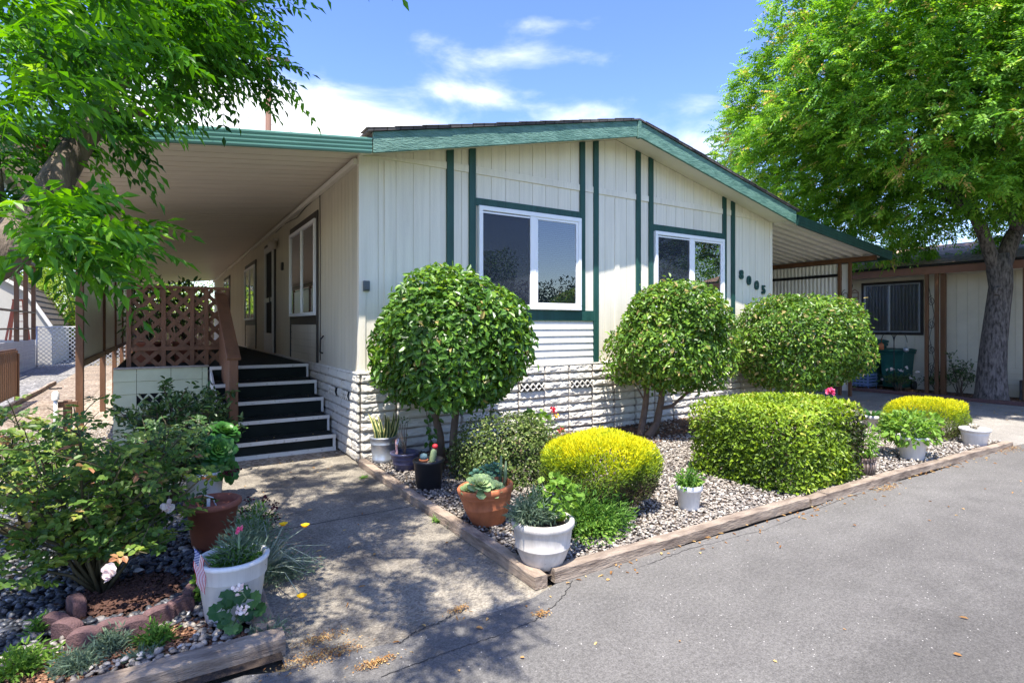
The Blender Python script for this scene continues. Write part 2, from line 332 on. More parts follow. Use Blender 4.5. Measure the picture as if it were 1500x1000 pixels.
l_grey = LEAF('grey green feathery leaf', [(0, (.075, .12, .075)), (.6, (.17, .24, .15)), (1, (.33, .39, .26))], .6, .3, .2)
l_ger = LEAF('geranium leaf', [(0, (.06, .14, .02)), (.6, (.16, .3, .04)), (1, (.3, .42, .08))], .5, .35, .25)
l_gerdk = LEAF('dark geranium leaf', [(0, (.012, .05, .012)), (.6, (.03, .095, .022)), (1, (.06, .14, .035))], .45, .25, .3)
l_sword = LEAF('sword leaf', [(0, (.035, .07, .03)), (.7, (.08, .13, .05)), (.71, (.55, .52, .2)), (1, (.62, .58, .24))], .4, .1, .4)
l_ghost = LEAF('grey rosette leaf', [(0, (.3, .28, .22)), (1, (.55, .5, .42))], .6, .1, .3)
l_bgtree = LEAF('far bright tree leaf', [(0, (.06, .14, .02)), (.5, (.2, .32, .04)), (1, (.4, .45, .08))], .55, .4, .2)
l_bgdark = LEAF('far dark tree leaf', [(0, (.008, .02, .01)), (.6, (.02, .05, .018)), (1, (.05, .09, .03))], .6, .2, .2)
l_petal = LEAF('red petal', [(0, (.5, .01, .03)), (1, (.75, .03, .06))], .6, .3, .2)
l_pink = LEAF('pink petal', [(0, (.7, .08, .2)), (1, (.85, .2, .32))], .6, .3, .2)
l_pale = LEAF('white pink petal', [(0, (.75, .6, .58)), (1, (.85, .8, .76))], .6, .3, .2)
l_yellow = LEAF('yellow petal', [(0, (.8, .5, .01)), (1, (.9, .62, .02))], .6, .3, .2)
l_maroon = LEAF('maroon flower', [(0, (.03, .006, .012)), (1, (.1, .012, .025))], .7, .2, .2)
l_dry = LEAF('dry leaf', [(0, (.2, .09, .03)), (.6, (.42, .24, .09)), (1, (.55, .42, .18))], .8, .2, .2)

# ------------------------------------------------------------------ mesh helpers
WL = {}
def link(o, parent=None):
    COL.objects.link(o)
    if parent is not None: o.parent = parent
    return o
def tag(o, label=None, cat=None, group=None, kind=None):
    if label: o['label'] = label
    if cat: o['category'] = cat
    if group: o['group'] = group
    if kind: o['kind'] = kind
    return o
def thing(name, loc, label, cat, group=None):
    o = bpy.data.objects.new(name, None); o.empty_display_size = .1
    o.location = loc; WL[o] = Vector(loc)
    link(o); return tag(o, label, cat, group)
def base_of(parent, loc):
    if parent is not None: return WL.get(parent, Vector((0, 0, 0)))
    return Vector(loc) if loc is not None else Vector((0, 0, 0))
def finish(me, name, mat, parent, loc, bevel=0):
    o = bpy.data.objects.new(name, me)
    if mat is not None: me.materials.append(mat)
    b = base_of(parent, loc)
    WL[o] = b
    if parent is None: o.location = b
    link(o, parent)
    if bevel:
        md = o.modifiers.new('bevel', 'BEVEL'); md.width = bevel; md.segments = 1; md.limit_method = 'ANGLE'; md.angle_limit = R(40)
    return o

class MB:
    def __init__(s): s.v = []; s.f = []; s.sm = []; s.mi = []
    def add(s, vs, fs, smooth=False, mi=0):
        k = len(s.v); s.v += [tuple(v) for v in vs]
        s.f += [tuple(i+k for i in f) for f in fs]; s.sm += [smooth]*len(fs); s.mi += [mi]*len(fs)
        return s
    def box(s, x0, x1, y0, y1, z0, z1):
        return s.add([(x0,y0,z0),(x1,y0,z0),(x1,y1,z0),(x0,y1,z0),(x0,y0,z1),(x1,y0,z1),(x1,y1,z1),(x0,y1,z1)],
                     [(0,3,2,1),(4,5,6,7),(0,1,5,4),(1,2,6,5),(2,3,7,6),(3,0,4,7)])
    def obox(s, c, ax, ay, az):
        c = Vector(c); ax = Vector(ax); ay = Vector(ay); az = Vector(az)
        vs = [c+i*ax+j*ay+k*az for k in (-1,1) for j in (-1,1) for i in (-1,1)]
        return s.add(vs, [(0,2,3,1),(4,5,7,6),(0,1,5,4),(1,3,7,5),(3,2,6,7),(2,0,4,6)])
    def beam(s, p, q, w, h, up=(0,0,1)):
        p = Vector(p); q = Vector(q); d = (q-p); l = d.length; d = d/l; u = Vector(up)
        sd = d.cross(u).normalized(); u2 = sd.cross(d)
        return s.obox((p+q)/2, d*l/2, sd*w/2, u2*h/2)
    def prism(s, poly, axis, a0, a1):
        n = len(poly)
        def mk(p, a):
            if axis == 'y': return (p[0], a, p[1])
            if axis == 'x': return (a, p[0], p[1])
            return (p[0], p[1], a)
        vs = [mk(p, a0) for p in poly]+[mk(p, a1) for p in poly]
        fs = [tuple(range(n)), tuple(range(2*n-1, n-1, -1))]+[(i, i+n, (i+1) % n+n, (i+1) % n) for i in range(n)]
        return s.add(vs, fs)
    def tube(s, pts, rad, n=8, cap=True, smooth=True):
        pts = [Vector(p) for p in pts]
        if not hasattr(rad, '__len__'): rad = [rad]*len(pts)
        vs = []; fs = []; prev = None
        for i, p in enumerate(pts):
            t = (pts[min(i+1, len(pts)-1)]-pts[max(i-1, 0)])
            t = t.normalized() if t.length > 1e-9 else Vector((0,0,1))
            if prev is None:
                a = Vector((1,0,0)) if abs(t.x) < .8 else Vector((0,1,0)); u = t.cross(a).normalized()
            else: u = (prev-t*prev.dot(t)).normalized()
            prev = u; w = t.cross(u)
            for k in range(n):
                a = 2*math.pi*k/n; vs.append(p+(u*math.cos(a)+w*math.sin(a))*rad[i])
        for i in range(len(pts)-1):
            for k in range(n):
                fs.append((i*n+k, i*n+(k+1) % n, (i+1)*n+(k+1) % n, (i+1)*n+k))
        s.add(vs, fs, smooth)
        if cap:
            k0 = len(s.v)-len(vs)
            s.f += [tuple(k0+i for i in range(n-1, -1, -1)), tuple(k0+len(vs)-n+i for i in range(n))]; s.sm += [False]*2; s.mi += [0]*2
        return s
    def lathe(s, prof, c, n=32, smooth=True, tilt=None):
        vs = []; fs = []; c = Vector(c); m = len(prof)
        rot = tilt.to_matrix() if tilt is not None else Matrix.Identity(3)
        for r, z in prof:
            for k in range(n):
                a = 2*math.pi*k/n; vs.append(c+rot @ Vector((r*math.cos(a), r*math.sin(a), z)))
        for i in range(m-1):
            for k in range(n): fs.append((i*n+k, i*n+(k+1) % n, (i+1)*n+(k+1) % n, (i+1)*n+k))
        s.add(vs, fs, smooth)
        return s
    def disc(s, c, r, n=24, rough=0.0):
        c = Vector(c); vs = [c+Vector((0, 0, rough))]; 
        rings = 4
        for j in range(1, rings+1):
            for k in range(n):
                a = 2*math.pi*k/n; rr = r*j/rings
                vs.append(c+Vector((rr*math.cos(a), rr*math.sin(a), rough*(1-(j/rings)**2)+random.uniform(-1, 1)*rough*.4*(j < rings))))
        fs = [(0, 1+k, 1+(k+1) % n) for k in range(n)]
        for j in range(rings-1):
            for k in range(n): fs.append((1+j*n+k, 1+(j+1)*n+k, 1+(j+1)*n+(k+1) % n, 1+j*n+(k+1) % n))
        return s.add(vs, fs, True)
    def build(s, name, mat, parent=None, loc=None, bevel=0, mats=None):
        b = base_of(parent, loc)
        me = bpy.data.meshes.new(name)
        me.from_pydata([(x-b.x, y-b.y, z-b.z) for x, y, z in s.v], [], s.f)
        me.polygons.foreach_set('use_smooth', s.sm)
        if mats:
            for mm in mats: me.materials.append(mm)
            me.polygons.foreach_set('material_index', s.mi); mat = None
        return finish(me, name, mat, parent, loc, bevel)

def np_mesh(name, V, Fs, tint, mat, parent=None, loc=None, smooth=False):
    """V (n,3); Fs list of (k,m) int arrays; tint per face"""
    b = base_of(parent, loc)
    me = bpy.data.meshes.new(name)
    V = (V-np.array(b)).astype(np.float32)
    loops = np.concatenate([f.ravel() for f in Fs]).astype(np.int32)
    sizes = np.concatenate([np.full(len(f), f.shape[1]) for f in Fs])
    starts = np.concatenate([[0], np.cumsum(sizes)[:-1]]).astype(np.int32)
    me.vertices.add(len(V)); me.vertices.foreach_set('co', V.ravel())
    me.loops.add(len(loops)); me.loops.foreach_set('vertex_index', loops)
    me.polygons.add(len(sizes)); me.polygons.foreach_set('loop_start', starts)
    me.polygons.foreach_set('use_smooth', np.full(len(sizes), smooth))
    me.update(calc_edges=True)
    a = me.attributes.new('tint', 'FLOAT', 'FACE'); a.data.foreach_set('value', np.clip(tint, 0, 1).astype(np.float32))
    return finish(me, name, mat, parent, loc)

TPL = {
 'dia': (np.array([(0,0,0),(.45,.5,.09),(1,0,-.1),(.45,-.5,.09)]), np.array([(0,2,1),(0,3,2)])),
 'oval': (np.array([(0,0,0),(.26,.43,.1),(.7,.38,.06),(1,0,-.12),(.7,-.38,.06),(.26,-.43,.1)]), np.array([(0,3,2,1),(0,5,4,3)])),
 'spoon': (np.array([(0,.09,0),(.45,.3,.06),(.8,.5,.1),(1,.2,.06),(1,-.2,.06),(.8,-.5,.1),(.45,-.3,.06),(0,-.09,0)]), np.array([(0,7,6,1),(1,6,5,2),(2,5,4,3)])),
 'blade': (np.array([(0,.5,0),(.4,.45,.02),(.75,.3,-.06),(1,0,-.2),(.75,-.3,-.06),(.4,-.45,.02),(0,-.5,0)]), None),
 'round': (np.array([(0,0,0),(.1,.38,.1),(.45,.55,.12),(.85,.4,.06),(1,0,-.02),(.85,-.4,.06),(.45,-.55,.12),(.1,-.38,.1)]), np.array([(0,4,3,1),(0,7,5,4)])),
}
_g = [(.5, 0, -.06)]
for _k in range(19):
    _a = math.pi+.25+(2*math.pi-.5)*_k/18; _r = .5*(1+.09*math.cos(_k*math.pi))*(1-.12*(_k % 18 == 0)); _g.append((.5+_r*math.cos(_a), _r*math.sin(_a), .05*math.cos(_k*1.1)))
TPL['gera'] = (np.array([(0, 0, 0)]+_g), np.array([(1, k+2, k+3) for k in range(18)]))
def unit(a): return a/np.maximum(np.linalg.norm(a, axis=1, keepdims=True), 1e-9)
class LV:
    """collects many small leaves, then links them as one mesh"""
    def __init__(s): s.V = []; s.F3 = []; s.F4 = []; s.t3 = []; s.t4 = []; s.n = 0
    def add(s, P, D, N, L, W, tint, kind='oval'):
        P = np.asarray(P, float); n = len(P)
        if n == 0: return s
        D = unit(np.asarray(D, float)); N = np.asarray(N, float)
        side = np.cross(N, D); side = unit(side+1e-9); N2 = np.cross(D, side)
        L = np.broadcast_to(L, (n,))[:, None]; W = np.broadcast_to(W, (n,))[:, None]
        T, Fq = TPL[kind]
        tint = np.broadcast_to(tint, (n,))
        k = len(T)
        V = (P[:, None, :]+D[:, None, :]*(L[:, :, None]*T[None, :, 0:1])+side[:, None, :]*(W[:, :, None]*T[None, :, 1:2])
             + N2[:, None, :]*(L[:, :, None]*T[None, :, 2:3]))
        s.V.append(V.reshape(-1, 3))
        base = (np.arange(n)*k+s.n)[:, None, None]
        if kind == 'blade':
            q = np.array([(0,6,5,1),(1,5,4,2)]); t = np.array([(2,4,3)])
            s.F4.append((base+q[None]).reshape(-1, 4)); s.t4.append(np.repeat(tint, 2))
            s.F3.append((base+t[None]).reshape(-1, 3)); s.t3.append(tint.copy())
        elif kind == 'round':
            q = np.array([(1,2,3,0),(0,3,4,5),(0,5,6,7)])
            s.F4.append((base+q[None]).reshape(-1, 4)); s.t4.append(np.repeat(tint, 3))
        elif Fq.shape[1] == 4:
            s.F4.append((base+Fq[None]).reshape(-1, 4)); s.t4.append(np.repeat(tint, len(Fq)))
        else:
            s.F3.append((base+Fq[None]).reshape(-1, 3)); s.t3.append(np.repeat(tint, len(Fq)))
        s.n += n*k
        return s
    def build(s, name, mat, parent=None, loc=None):
        Fs = []; t = []
        if s.F3: Fs.append(np.concatenate(s.F3)); t.append(np.concatenate(s.t3))
        if s.F4: Fs.append(np.concatenate(s.F4)); t.append(np.concatenate(s.t4))
        return np_mesh(name, np.concatenate(s.V), Fs, np.concatenate(t), mat, parent, loc)

def sphere_dirs(n):
    v = rng.normal(size=(n, 3)); return unit(v)
def lump(d, seed, amp=.06, k=5):
    """low-frequency bumps on a crown"""
    r = np.random.default_rng(seed); out = np.zeros(len(d))
    for i in range(10):
        a = unit(r.normal(size=(1, 3)))[0]; out += np.sin((d @ a)*k*r.uniform(.6, 1.6)+r.uniform(0, 6.28))
    return 1+amp*out/3
def vnoise2(u, v, seed):
    r = np.random.default_rng(seed); g = r.random((257, 257))
    ui = np.floor(u).astype(int); vi = np.floor(v).astype(int); fu = u-ui; fv = v-vi
    fu = fu*fu*(3-2*fu); fv = fv*fv*(3-2*fv)
    a = g[ui % 256, vi % 256]; b = g[(ui+1) % 256, vi % 256]; c = g[ui % 256, (vi+1) % 256]; d = g[(ui+1) % 256, (vi+1) % 256]
    return (a*(1-fu)+b*fu)*(1-fv)+(c*(1-fu)+d*fu)*fv

# clipped round crown: leaves in a shell, mostly facing out
def clipped_crown(name, c, rx, ry, rz, n, L, W, mat, parent, seed, ymax=None, flat_bottom=None, kind='oval', amp=.05, old=.06, k=5):
    d = sphere_dirs(n)
    rr = lump(d, seed, amp, k)*(1-.32*rng.random(n)**1.4)
    # thin patches where one looks into the crown, and stray shoots past the clipped line
    patch = vnoise2(d[:, 0]*3.2+50, d[:, 2]*3.2+d[:, 1]*2+50, seed+200)
    thin = (patch > .7) & (rng.random(n) < .62)
    rr = np.where(thin, rr*.84, rr)
    stray = rng.random(n) < .008
    rr = np.where(stray, rr*rng.uniform(1.03, 1.12, n), rr)
    pw = np.where(d[:, 2] < .1, 3.0, 2.3)
    rr = rr*(np.abs(d[:, 0])**pw+np.abs(d[:, 1])**pw+np.abs(d[:, 2])**pw)**(-1/pw)
    P = np.array(c)+d*np.array([rx, ry, rz])*rr[:, None]*.985
    keep = np.ones(n, bool)
    if ymax is not None: keep &= P[:, 1] < ymax
    if flat_bottom is not None:
        zb = c[2]-flat_bottom*rz; lo = P[:, 2] < zb
        P[lo, 2] = zb+rng.normal(0, .035, lo.sum())-.0
    tone = .34*(vnoise2(d[:, 0]*2.6+20, d[:, 2]*2.6+d[:, 1]*1.7+20, seed+300)-.5)
    P, d, rr, tone, stray = P[keep], d[keep], rr[keep], tone[keep], stray[keep]; m = len(P)
    out = unit(d/np.array([rx, ry, rz]))
    N = unit(out*1.0+np.array([0, 0, .55])+rng.normal(0, .58, (m, 3)))
    D = unit(np.cross(N, rng.normal(size=(m, 3)))+out*.3+np.array([0, 0, -.2])+stray[:, None]*np.array([0, 0, .8]))
    t = rng.normal(.5, .21, m)+tone+.2*stray; t = np.where(rng.random(m) < old, 1.0, np.clip(t, 0, .93))
    sc = rng.uniform(.55, 1.2, m)
    lv = LV().add(P, D, N, L*sc, W*sc*rng.uniform(.85, 1.15, m), t, kind)
    return lv.build(name, mat, parent)

def pot(prof, c, mat, parent, n=36, tilt=None, bands=None, wall=.012, name='pot'):
    """prof: outer (radius, height) from base to rim; the inside is added"""
    rt, zt = prof[-1]
    full = [(0.0, .001)]+list(prof)+[(rt-wall, zt), (rt-wall-.006, zt-.05), (rt-wall-.012, zt-.06), (0, zt-.06)]
    return MB().lathe(full, c, n, True, tilt).build(name, mat, parent)

def compound(lv, P, D, N, ln, pairs, L, W, tint, droop=.25, rach=True):
    """pinnate leaves: leaflets in pairs along a drooping rachis"""
    n = len(P); D = unit(D); N = unit(N); side = unit(np.cross(N, D)+1e-9); ln = np.broadcast_to(ln, (n,))[:, None]
    dn = np.array([0, 0, -1.0])
    for k in range(pairs+1):
        t = .22+.78*k/pairs
        pos = P+D*ln*t+dn*ln*droop*t*t
        tang = unit(D+dn*2*droop*t)
        if k == pairs:
            lv.add(pos, tang, N+rng.normal(0, .2, (n, 3)), L*rng.uniform(.85, 1.1, n), W, tint+rng.normal(0, .06, n), 'dia')
        else:
            for sg in (-1, 1):
                dd = unit(side*sg+tang*.55+dn*.28+rng.normal(0, .13, (n, 3)))
                lv.add(pos, dd, N+rng.normal(0, .22, (n, 3)), L*rng.uniform(.8, 1.1, n)*(1-.15*abs(t-.55)), W, tint+rng.normal(0, .07, n), 'dia')
    if rach:
        for t0, t1 in ((0, .5), (.5, 1)):
            a = P+D*ln*t0+dn*ln*droop*t0*t0; b = P+D*ln*t1+dn*ln*droop*t1*t1
            lv.add(a, b-a, N, np.linalg.norm(b-a, axis=1), .004, tint, 'blade')

# ------------------------------------------------------------------ world, sun, camera
cam = bpy.data.cameras.new('camera'); cam.sensor_width = 36; cam.lens = F/1500*36; cam.shift_y = -22/1500
cam.clip_end = 2000; cam.clip_start = .05
co = bpy.data.objects.new('camera', cam); COL.objects.link(co); co.location = CAM; co.rotation_euler = (R(90), 0, -YAW); S.camera = co
SUN = Vector((-1.0, -1.0, 3.6)).normalized()
elev = math.asin(SUN.z)
sl = bpy.data.lights.new('sun', 'SUN'); sl.energy = 4.7; sl.angle = R(.53); sl.color = (1, .945, .86)
so = bpy.data.objects.new('sun', sl); COL.objects.link(so); so.rotation_euler = SUN.to_track_quat('Z', 'Y').to_euler()
so.location = (-6, -10, 20)
w = bpy.data.worlds.new('World'); S.world = w; w.use_nodes = True
nt = w.node_tree; L = nt.links.new; bg = nt.nodes['Background']
sky = _n(nt, 'ShaderNodeTexSky'); sky.sky_type = 'NISHITA'; sky.sun_disc = False; sky.sun_elevation = elev; sky.sun_rotation = R(225)
sky.air_density = 1.0; sky.dust_density = .6; sky.ozone_density = 2.2
hs = _n(nt, 'ShaderNodeHueSaturation', Hue=.52, Saturation=1.22, Value=1.0); L(sky.outputs[0], hs.inputs['Color'])
tc = _n(nt, 'ShaderNodeTexCoord')
mp = _n(nt, 'ShaderNodeMapping'); mp.inputs['Scale'].default_value = (1, 1, 2.3); L(tc.outputs['Generated'], mp.inputs['Vector'])
cn = _n(nt, 'ShaderNodeTexNoise', Scale=5.2, Detail=9, Roughness=.57, Distortion=.25); L(mp.outputs[0], cn.inputs['Vector'])
def blob(px, py, a, b, amp):
    """cloud bank round one direction of the sky; a, b are half-widths in radians"""
    d = ray(px, py); d = d/np.linalg.norm(d); r = np.cross(d, (0, 0, 1)); r /= np.linalg.norm(r); u = np.cross(r, d)
    acc = None
    for ax, wd in ((r, a), (u, b)):
        dp = _n(nt, 'ShaderNodeVectorMath', _operation='DOT_PRODUCT'); dp.inputs[1].default_value = tuple(ax/wd); L(tc.outputs['Generated'], dp.inputs[0])
        sq = _n(nt, 'ShaderNodeMath', _operation='MULTIPLY'); L(dp.outputs['Value'], sq.inputs[0]); L(dp.outputs['Value'], sq.inputs[1])
        if acc is None: acc = sq
        else:
            ad = _n(nt, 'ShaderNodeMath', _operation='ADD'); L(acc.outputs[0], ad.inputs[0]); L(sq.outputs[0], ad.inputs[1]); acc = ad
    fw = _n(nt, 'ShaderNodeVectorMath', _operation='DOT_PRODUCT'); fw.inputs[1].default_value = tuple(d); L(tc.outputs['Generated'], fw.inputs[0])
    ng = _n(nt, 'ShaderNodeMath', _operation='MULTIPLY'); ng.inputs[1].default_value = -1; L(acc.outputs[0], ng.inputs[0])
    ex = _n(nt, 'ShaderNodeMath', _operation='EXPONENT'); L(ng.outputs[0], ex.inputs[0])
    st = _n(nt, 'ShaderNodeMath', _operation='GREATER_THAN'); st.inputs[1].default_value = 0; L(fw.outputs['Value'], st.inputs[0])
    m1 = _n(nt, 'ShaderNodeMath', _operation='MULTIPLY'); L(ex.outputs[0], m1.inputs[0]); L(st.outputs[0], m1.inputs[1])
    m2 = _n(nt, 'ShaderNodeMath', _operation='MULTIPLY'); m2.inputs[1].default_value = amp; L(m1.outputs[0], m2.inputs[0])
    return m2
tot = None
for bb in ((430, 190, .25, .078, .82), (610, 208, .14, .035, .4), (1040, 215, .16, .08, .42), (770, 85, .13, .024, .27), (690, 136, .1, .026, .3), (800, 35, .1, .018, .2), (850, 165, .1, .024, .22), (620, 60, .05, .02, .15)):
    o = blob(*bb)
    if tot is None: tot = o
    else:
        ad = _n(nt, 'ShaderNodeMath', _operation='ADD'); L(tot.outputs[0], ad.inputs[0]); L(o.outputs[0], ad.inputs[1]); tot = ad
ad = _n(nt, 'ShaderNodeMath', _operation='ADD'); L(tot.outputs[0], ad.inputs[0]); L(cn.outputs['Fac'], ad.inputs[1])
mr = _n(nt, 'ShaderNodeMapRange', _interpolation_type='SMOOTHSTEP'); mr.inputs[1].default_value = .66; mr.inputs[2].default_value = 1.12
L(ad.outputs[0], mr.inputs[0])
mx = _n(nt, 'ShaderNodeMix', _data_type='RGBA'); L(mr.outputs[0], mx.inputs[0]); L(hs.outputs[0], mx.inputs[6]); mx.inputs[7].default_value = (4.6, 4.7, 4.9, 1)
L(mx.outputs[2], bg.inputs['Color']); bg.inputs['Strength'].default_value = .15
S.view_settings.view_transform = 'Standard'; S.view_settings.look = 'None'; S.view_settings.exposure = 1.4; S.view_settings.gamma = 1
S.render.engine = 'CYCLES'; S.cycles.use_denoising = True
S.cycles.max_bounces = 8; S.cycles.transparent_max_bounces = 12
S.render.resolution_x = 1024; S.render.resolution_y = 682

# ------------------------------------------------------------------ ground, road, walks
def sheet(name, x0, x1, y0, y1, z, mat):
    o = MB().add([(x0,y0,z),(x1,y0,z),(x1,y1,z),(x0,y1,z)], [(0,1,2,3)]).build(name, mat); return tag(o, kind='structure')
sheet('ground', -250, 250, -250, 250, -.03, m_ground)
# asphalt with a slightly irregular edge
r2 = np.random.default_rng(3)
xs = np.linspace(-60, 80, 700)
top = [(x, -3.42+.022*math.sin(x*2.3)+float(r2.normal(0, .008))-(.05 if -1.35 < x < -.1 else 0)) for x in xs]
MBr = MB(); nn = len(xs)
MBr.add([(x, y, 0) for x, y in top]+[(x, -10.2, 0) for x in xs], [(i, i+nn, i+nn+1, i+1) for i in range(nn-1)])
tag(MBr.build('road', m_asphalt), kind='structure')
sheet('walkway', -1.36, .03, -3.62, .95, -.004, m_walk)
sheet('driveway', 6.93, 12.0, -3.7, 9, -.004, m_drive)
sheet('gravel_bed', -.04, 6.95, -3.38, .02, .035, m_litter)
sheet('flower_bed', -7.5, -1.36, -3.4, .4, .02, m_soil)
sheet('gravel_path', -4.05, 0.0, .4, 19.9, -.002, m_pea)
sheet('leafy_path', -4.0, -3.0, .42, 19.8, .003, m_redgravel)
sheet('gravel_yard', -14, -4.06, .4, 30, .0, m_greygravel)
sheet('shoulder', -60, 80, -60, -10.2, -.012, M('dry grass verge', (.12, .13, .05), .95, .0, 2, .6, 40, col2=(.07, .08, .03)))
sheet('planting_strip', 12.0, 16, -6, 9, -.002, m_litter)

def crack(pts, w0, nm):
    pts = [Vector(G(*p, .0025)) for p in pts]; b = MB(); rows = []
    for i in range(len(pts)-1):
        k = 16
        for j in range(k+(i == len(pts)-2)): rows.append(pts[i].lerp(pts[i+1], j/k)+Vector((random.uniform(-.006, .006), random.uniform(-.006, .006), 0)))
    vs = []
    for i, p in enumerate(rows):
        d = (rows[min(i+1, len(rows)-1)]-rows[max(i-1, 0)]).normalized(); n_ = Vector((-d.y, d.x, 0)); w_ = w0*random.uniform(.25, 1)
        vs += [p+n_*w_, p-n_*w_]
    tag(b.add(vs, [(2*i, 2*i+1, 2*i+3, 2*i+2) for i in range(len(rows)-1)]).build('road', m_crackfill), kind='structure')
m_crackfill = M('dark crack', (.03, .028, .026), .95, .2, 20)
crack([(839, 850), (821, 878), (786, 907), (741, 926), (645, 958), (560, 990)], .003, 'a')
crack([(687, 888), (640, 912), (606, 925), (585, 942)], .005, 'b')
crack([(1330, 700), (1240, 728), (1120, 775), (1010, 803), (930, 832)], .0025, 'c')

# ------------------------------------------------------------------ mobile home
W_, LEN, SL, ZE = 7.33, 19.2, .222, 3.28
def zw(x): return ZE+SL*min(x, W_-x)
home = thing('mobile_home', (0, 0, 0), 'cream mobile home with green trim and a low gabled front', 'house')
def planked(name, u0, u1, pitch, ztop, z0, plane, mat, parent):
    """grooved vertical siding; plane 'y' faces -Y, 'x' faces -X"""
    b = MB(); u = u0
    if plane == 'y':
        b.prism([(u0, z0), (u1, z0), (u1, ztop(u1)), (W_/2, ztop(W_/2)), (u0, ztop(u0))], 'y', .008, .1)
    else: b.box(.008, .1, u0, u1, z0, ztop(0))
    while u < u1-1e-6:
        v = min(u+pitch, u1); a, c = u+.003, v-.003
        if plane == 'y':
            pts = [(a, z0), (c, z0), (c, ztop(c)), (a, ztop(a))]
            if a < W_/2 < c: pts.insert(3, (W_/2, ztop(W_/2)))
            b.prism(pts, 'y', 0, .0079)
        else: b.box(0, .0079, a, c, z0, ztop(0))
        u = v
    return b.build(name, mat, parent)
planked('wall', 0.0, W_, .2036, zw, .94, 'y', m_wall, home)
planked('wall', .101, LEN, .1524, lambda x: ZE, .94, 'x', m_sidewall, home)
MB().box(W_-.1, W_, .101, LEN, 0, ZE).prism([(0.101, 0), (W_-.101, 0), (W_-.101, ZE), (W_/2, zw(W_/2)), (.101, ZE)], 'y', LEN-.1, LEN).build('wall', m_wall, home)
# corner boards
MB().box(-.012, .06, -.014, -.001, .94, ZE).box(-.012, -.001, -.001, .05, .94, ZE).build('corner_board', m_wall, home); MB().box(W_-.06, W_+.01, -.014, -.001, .94, ZE).build('corner_board', m_wall, home, bevel=.003)
# belt board
for x0, x1 in ((.06, 1.03), (1.1, 1.31), (1.405, 3.0), (3.092, 3.24), (3.335, 4.045), (4.135, 4.3), (4.396, 5.985), (6.075, 6.2), (6.3, 7.26)):
    zt = [min(3.37, zw(x0)-.012), min(3.37, zw(x1)-.012)]
    MB().prism([(x0, 3.285-.0), (x1, 3.285), (x1, max(zt[1], 3.29)), (x0, max(zt[0], 3.29))], 'y', -.018, -.0005).build('belt_board', m_wall, home, bevel=.002)
# narrow stops beside the trims
for x in (.27, 3.64, 6.86): MB().box(x, x+.09, -.012, -.0006, .95, 3.26).build('batten', m_wall, home, bevel=.002)
# green trims
for xc, zb in ((1.065, .955), (1.358, .955), (3.047, 1.66), (3.287, .955), (4.09, .955), (4.348, .955), (6.03, .955), (6.25, .955)):
    h = .045
    MB().prism([(xc-h, zb), (xc+h, zb), (xc+h, zw(xc+h)-.004), (xc-h, zw(xc-h)-.004)], 'y', -.026, -.0008).build('trim_board', m_green, home, bevel=.003)
for x0, x1, z0, z1 in ((1.405, 3.0, 2.906, 2.997), (1.405, 3.24, 1.525, 1.66), (4.395, 5.983, 2.868, 2.968), (4.395, 5.983, 1.5, 1.64)):
    MB().box(x0, x1, -.024, -.001, z0, z1).build('trim_board', m_green, home, bevel=.003)
# lap siding below the windows
for x0, x1 in ((1.41, 3.235), (4.4, 5.98)):
    b = MB(); z = .965
    while z < 1.49:
        b.prism([(-.02, z), (-.001, z), (-.001, z+.088), (-.007, z+.088)], 'x', x0, x1); z += .09
    b.build('lap_panel', m_white, home)
MB().box(3.095, 3.238, -.012, -.001, 1.665, 3.28).build('filler_strip', m_wall, home)
# front windows
def front_window(x0, x1, z0, z1, blinds, dark):
    fr = MB(); d0, d1 = -.062, -.002; t = .055
    fr.box(x0, x1, d0, d1, z0, z0+t).box(x0, x1, d0, d1, z1-t, z1).box(x0, x0+t, d0, d1, z0+t, z1-t).box(x1-t, x1, d0, d1, z0+t, z1-t)
    xm = (x0+x1)/2; fr.box(xm-.045, xm+.045, d0+.004, d1, z0+t, z1-t)
    win = fr.build('window', m_vinyl, home, bevel=.004)
    # sash of the fixed half
    sa = MB(); a, c = xm+.046, x1-t-.001; e = .032
    sa.box(a, c, -.052, -.012, z0+t+.001, z0+t+e).box(a, c, -.052, -.012, z1-t-e, z1-t-.001).box(a, a+e, -.052, -.012, z0+t+e, z1-t-e).box(c-e, c, -.052, -.012, z0+t+e, z1-t-e)
    sa.build('sash', m_vinyl, win, bevel=.003)
    MB().box(x0+t, x1-t, -.007, -.003, z0+t, z1-t).build('curtain', dark, win)
    MB().add([(xm+.046+e, -.04, z0+t+e), (x1-t-e, -.04, z0+t+e), (x1-t-e, -.04, z1-t-e), (xm+.046+e, -.04, z1-t-e)], [(0,1,2,3)]).build('pane', m_glass, win)
    MB().add([(x0+t, -.036, z0+t), (xm-.045, -.036, z0+t), (xm-.045, -.036, z1-t), (x0+t, -.036, z1-t)], [(0,1,2,3)]).build('pane', m_glass, win)
    MB().add([(x0+t+.006, -.047, z0+t+.004), (xm-.048, -.047, z0+t+.004), (xm-.048, -.047, z1-t-.03), (x0+t+.006, -.047, z1-t-.03)], [(0,1,2,3)]).build('insect_screen', m_screen, win)
    MB().box(x0+t+.001, xm-.046, -.05, -.043, z1-t-.03, z1-t-.012).build('screen_rail', m_vinyl, win)
    bl = MB(); z = z0+t+.01
    for (u0, u1) in blinds:
        z = z0+t+.01
        while z < z1-t-.01:
            bl.add([(u0, -.03, z), (u1, -.03, z), (u1, -.012, z+.013), (u0, -.012, z+.013)], [(0,1,2,3)]); z += .025
    if blinds: bl.build('blinds', m_blind, win)
    return win
front_window(1.428, 3.0, 1.666, 2.904, [(2.27, 2.93)], M('blue black interior', (.02, .025, .035), .8, .2, 3))
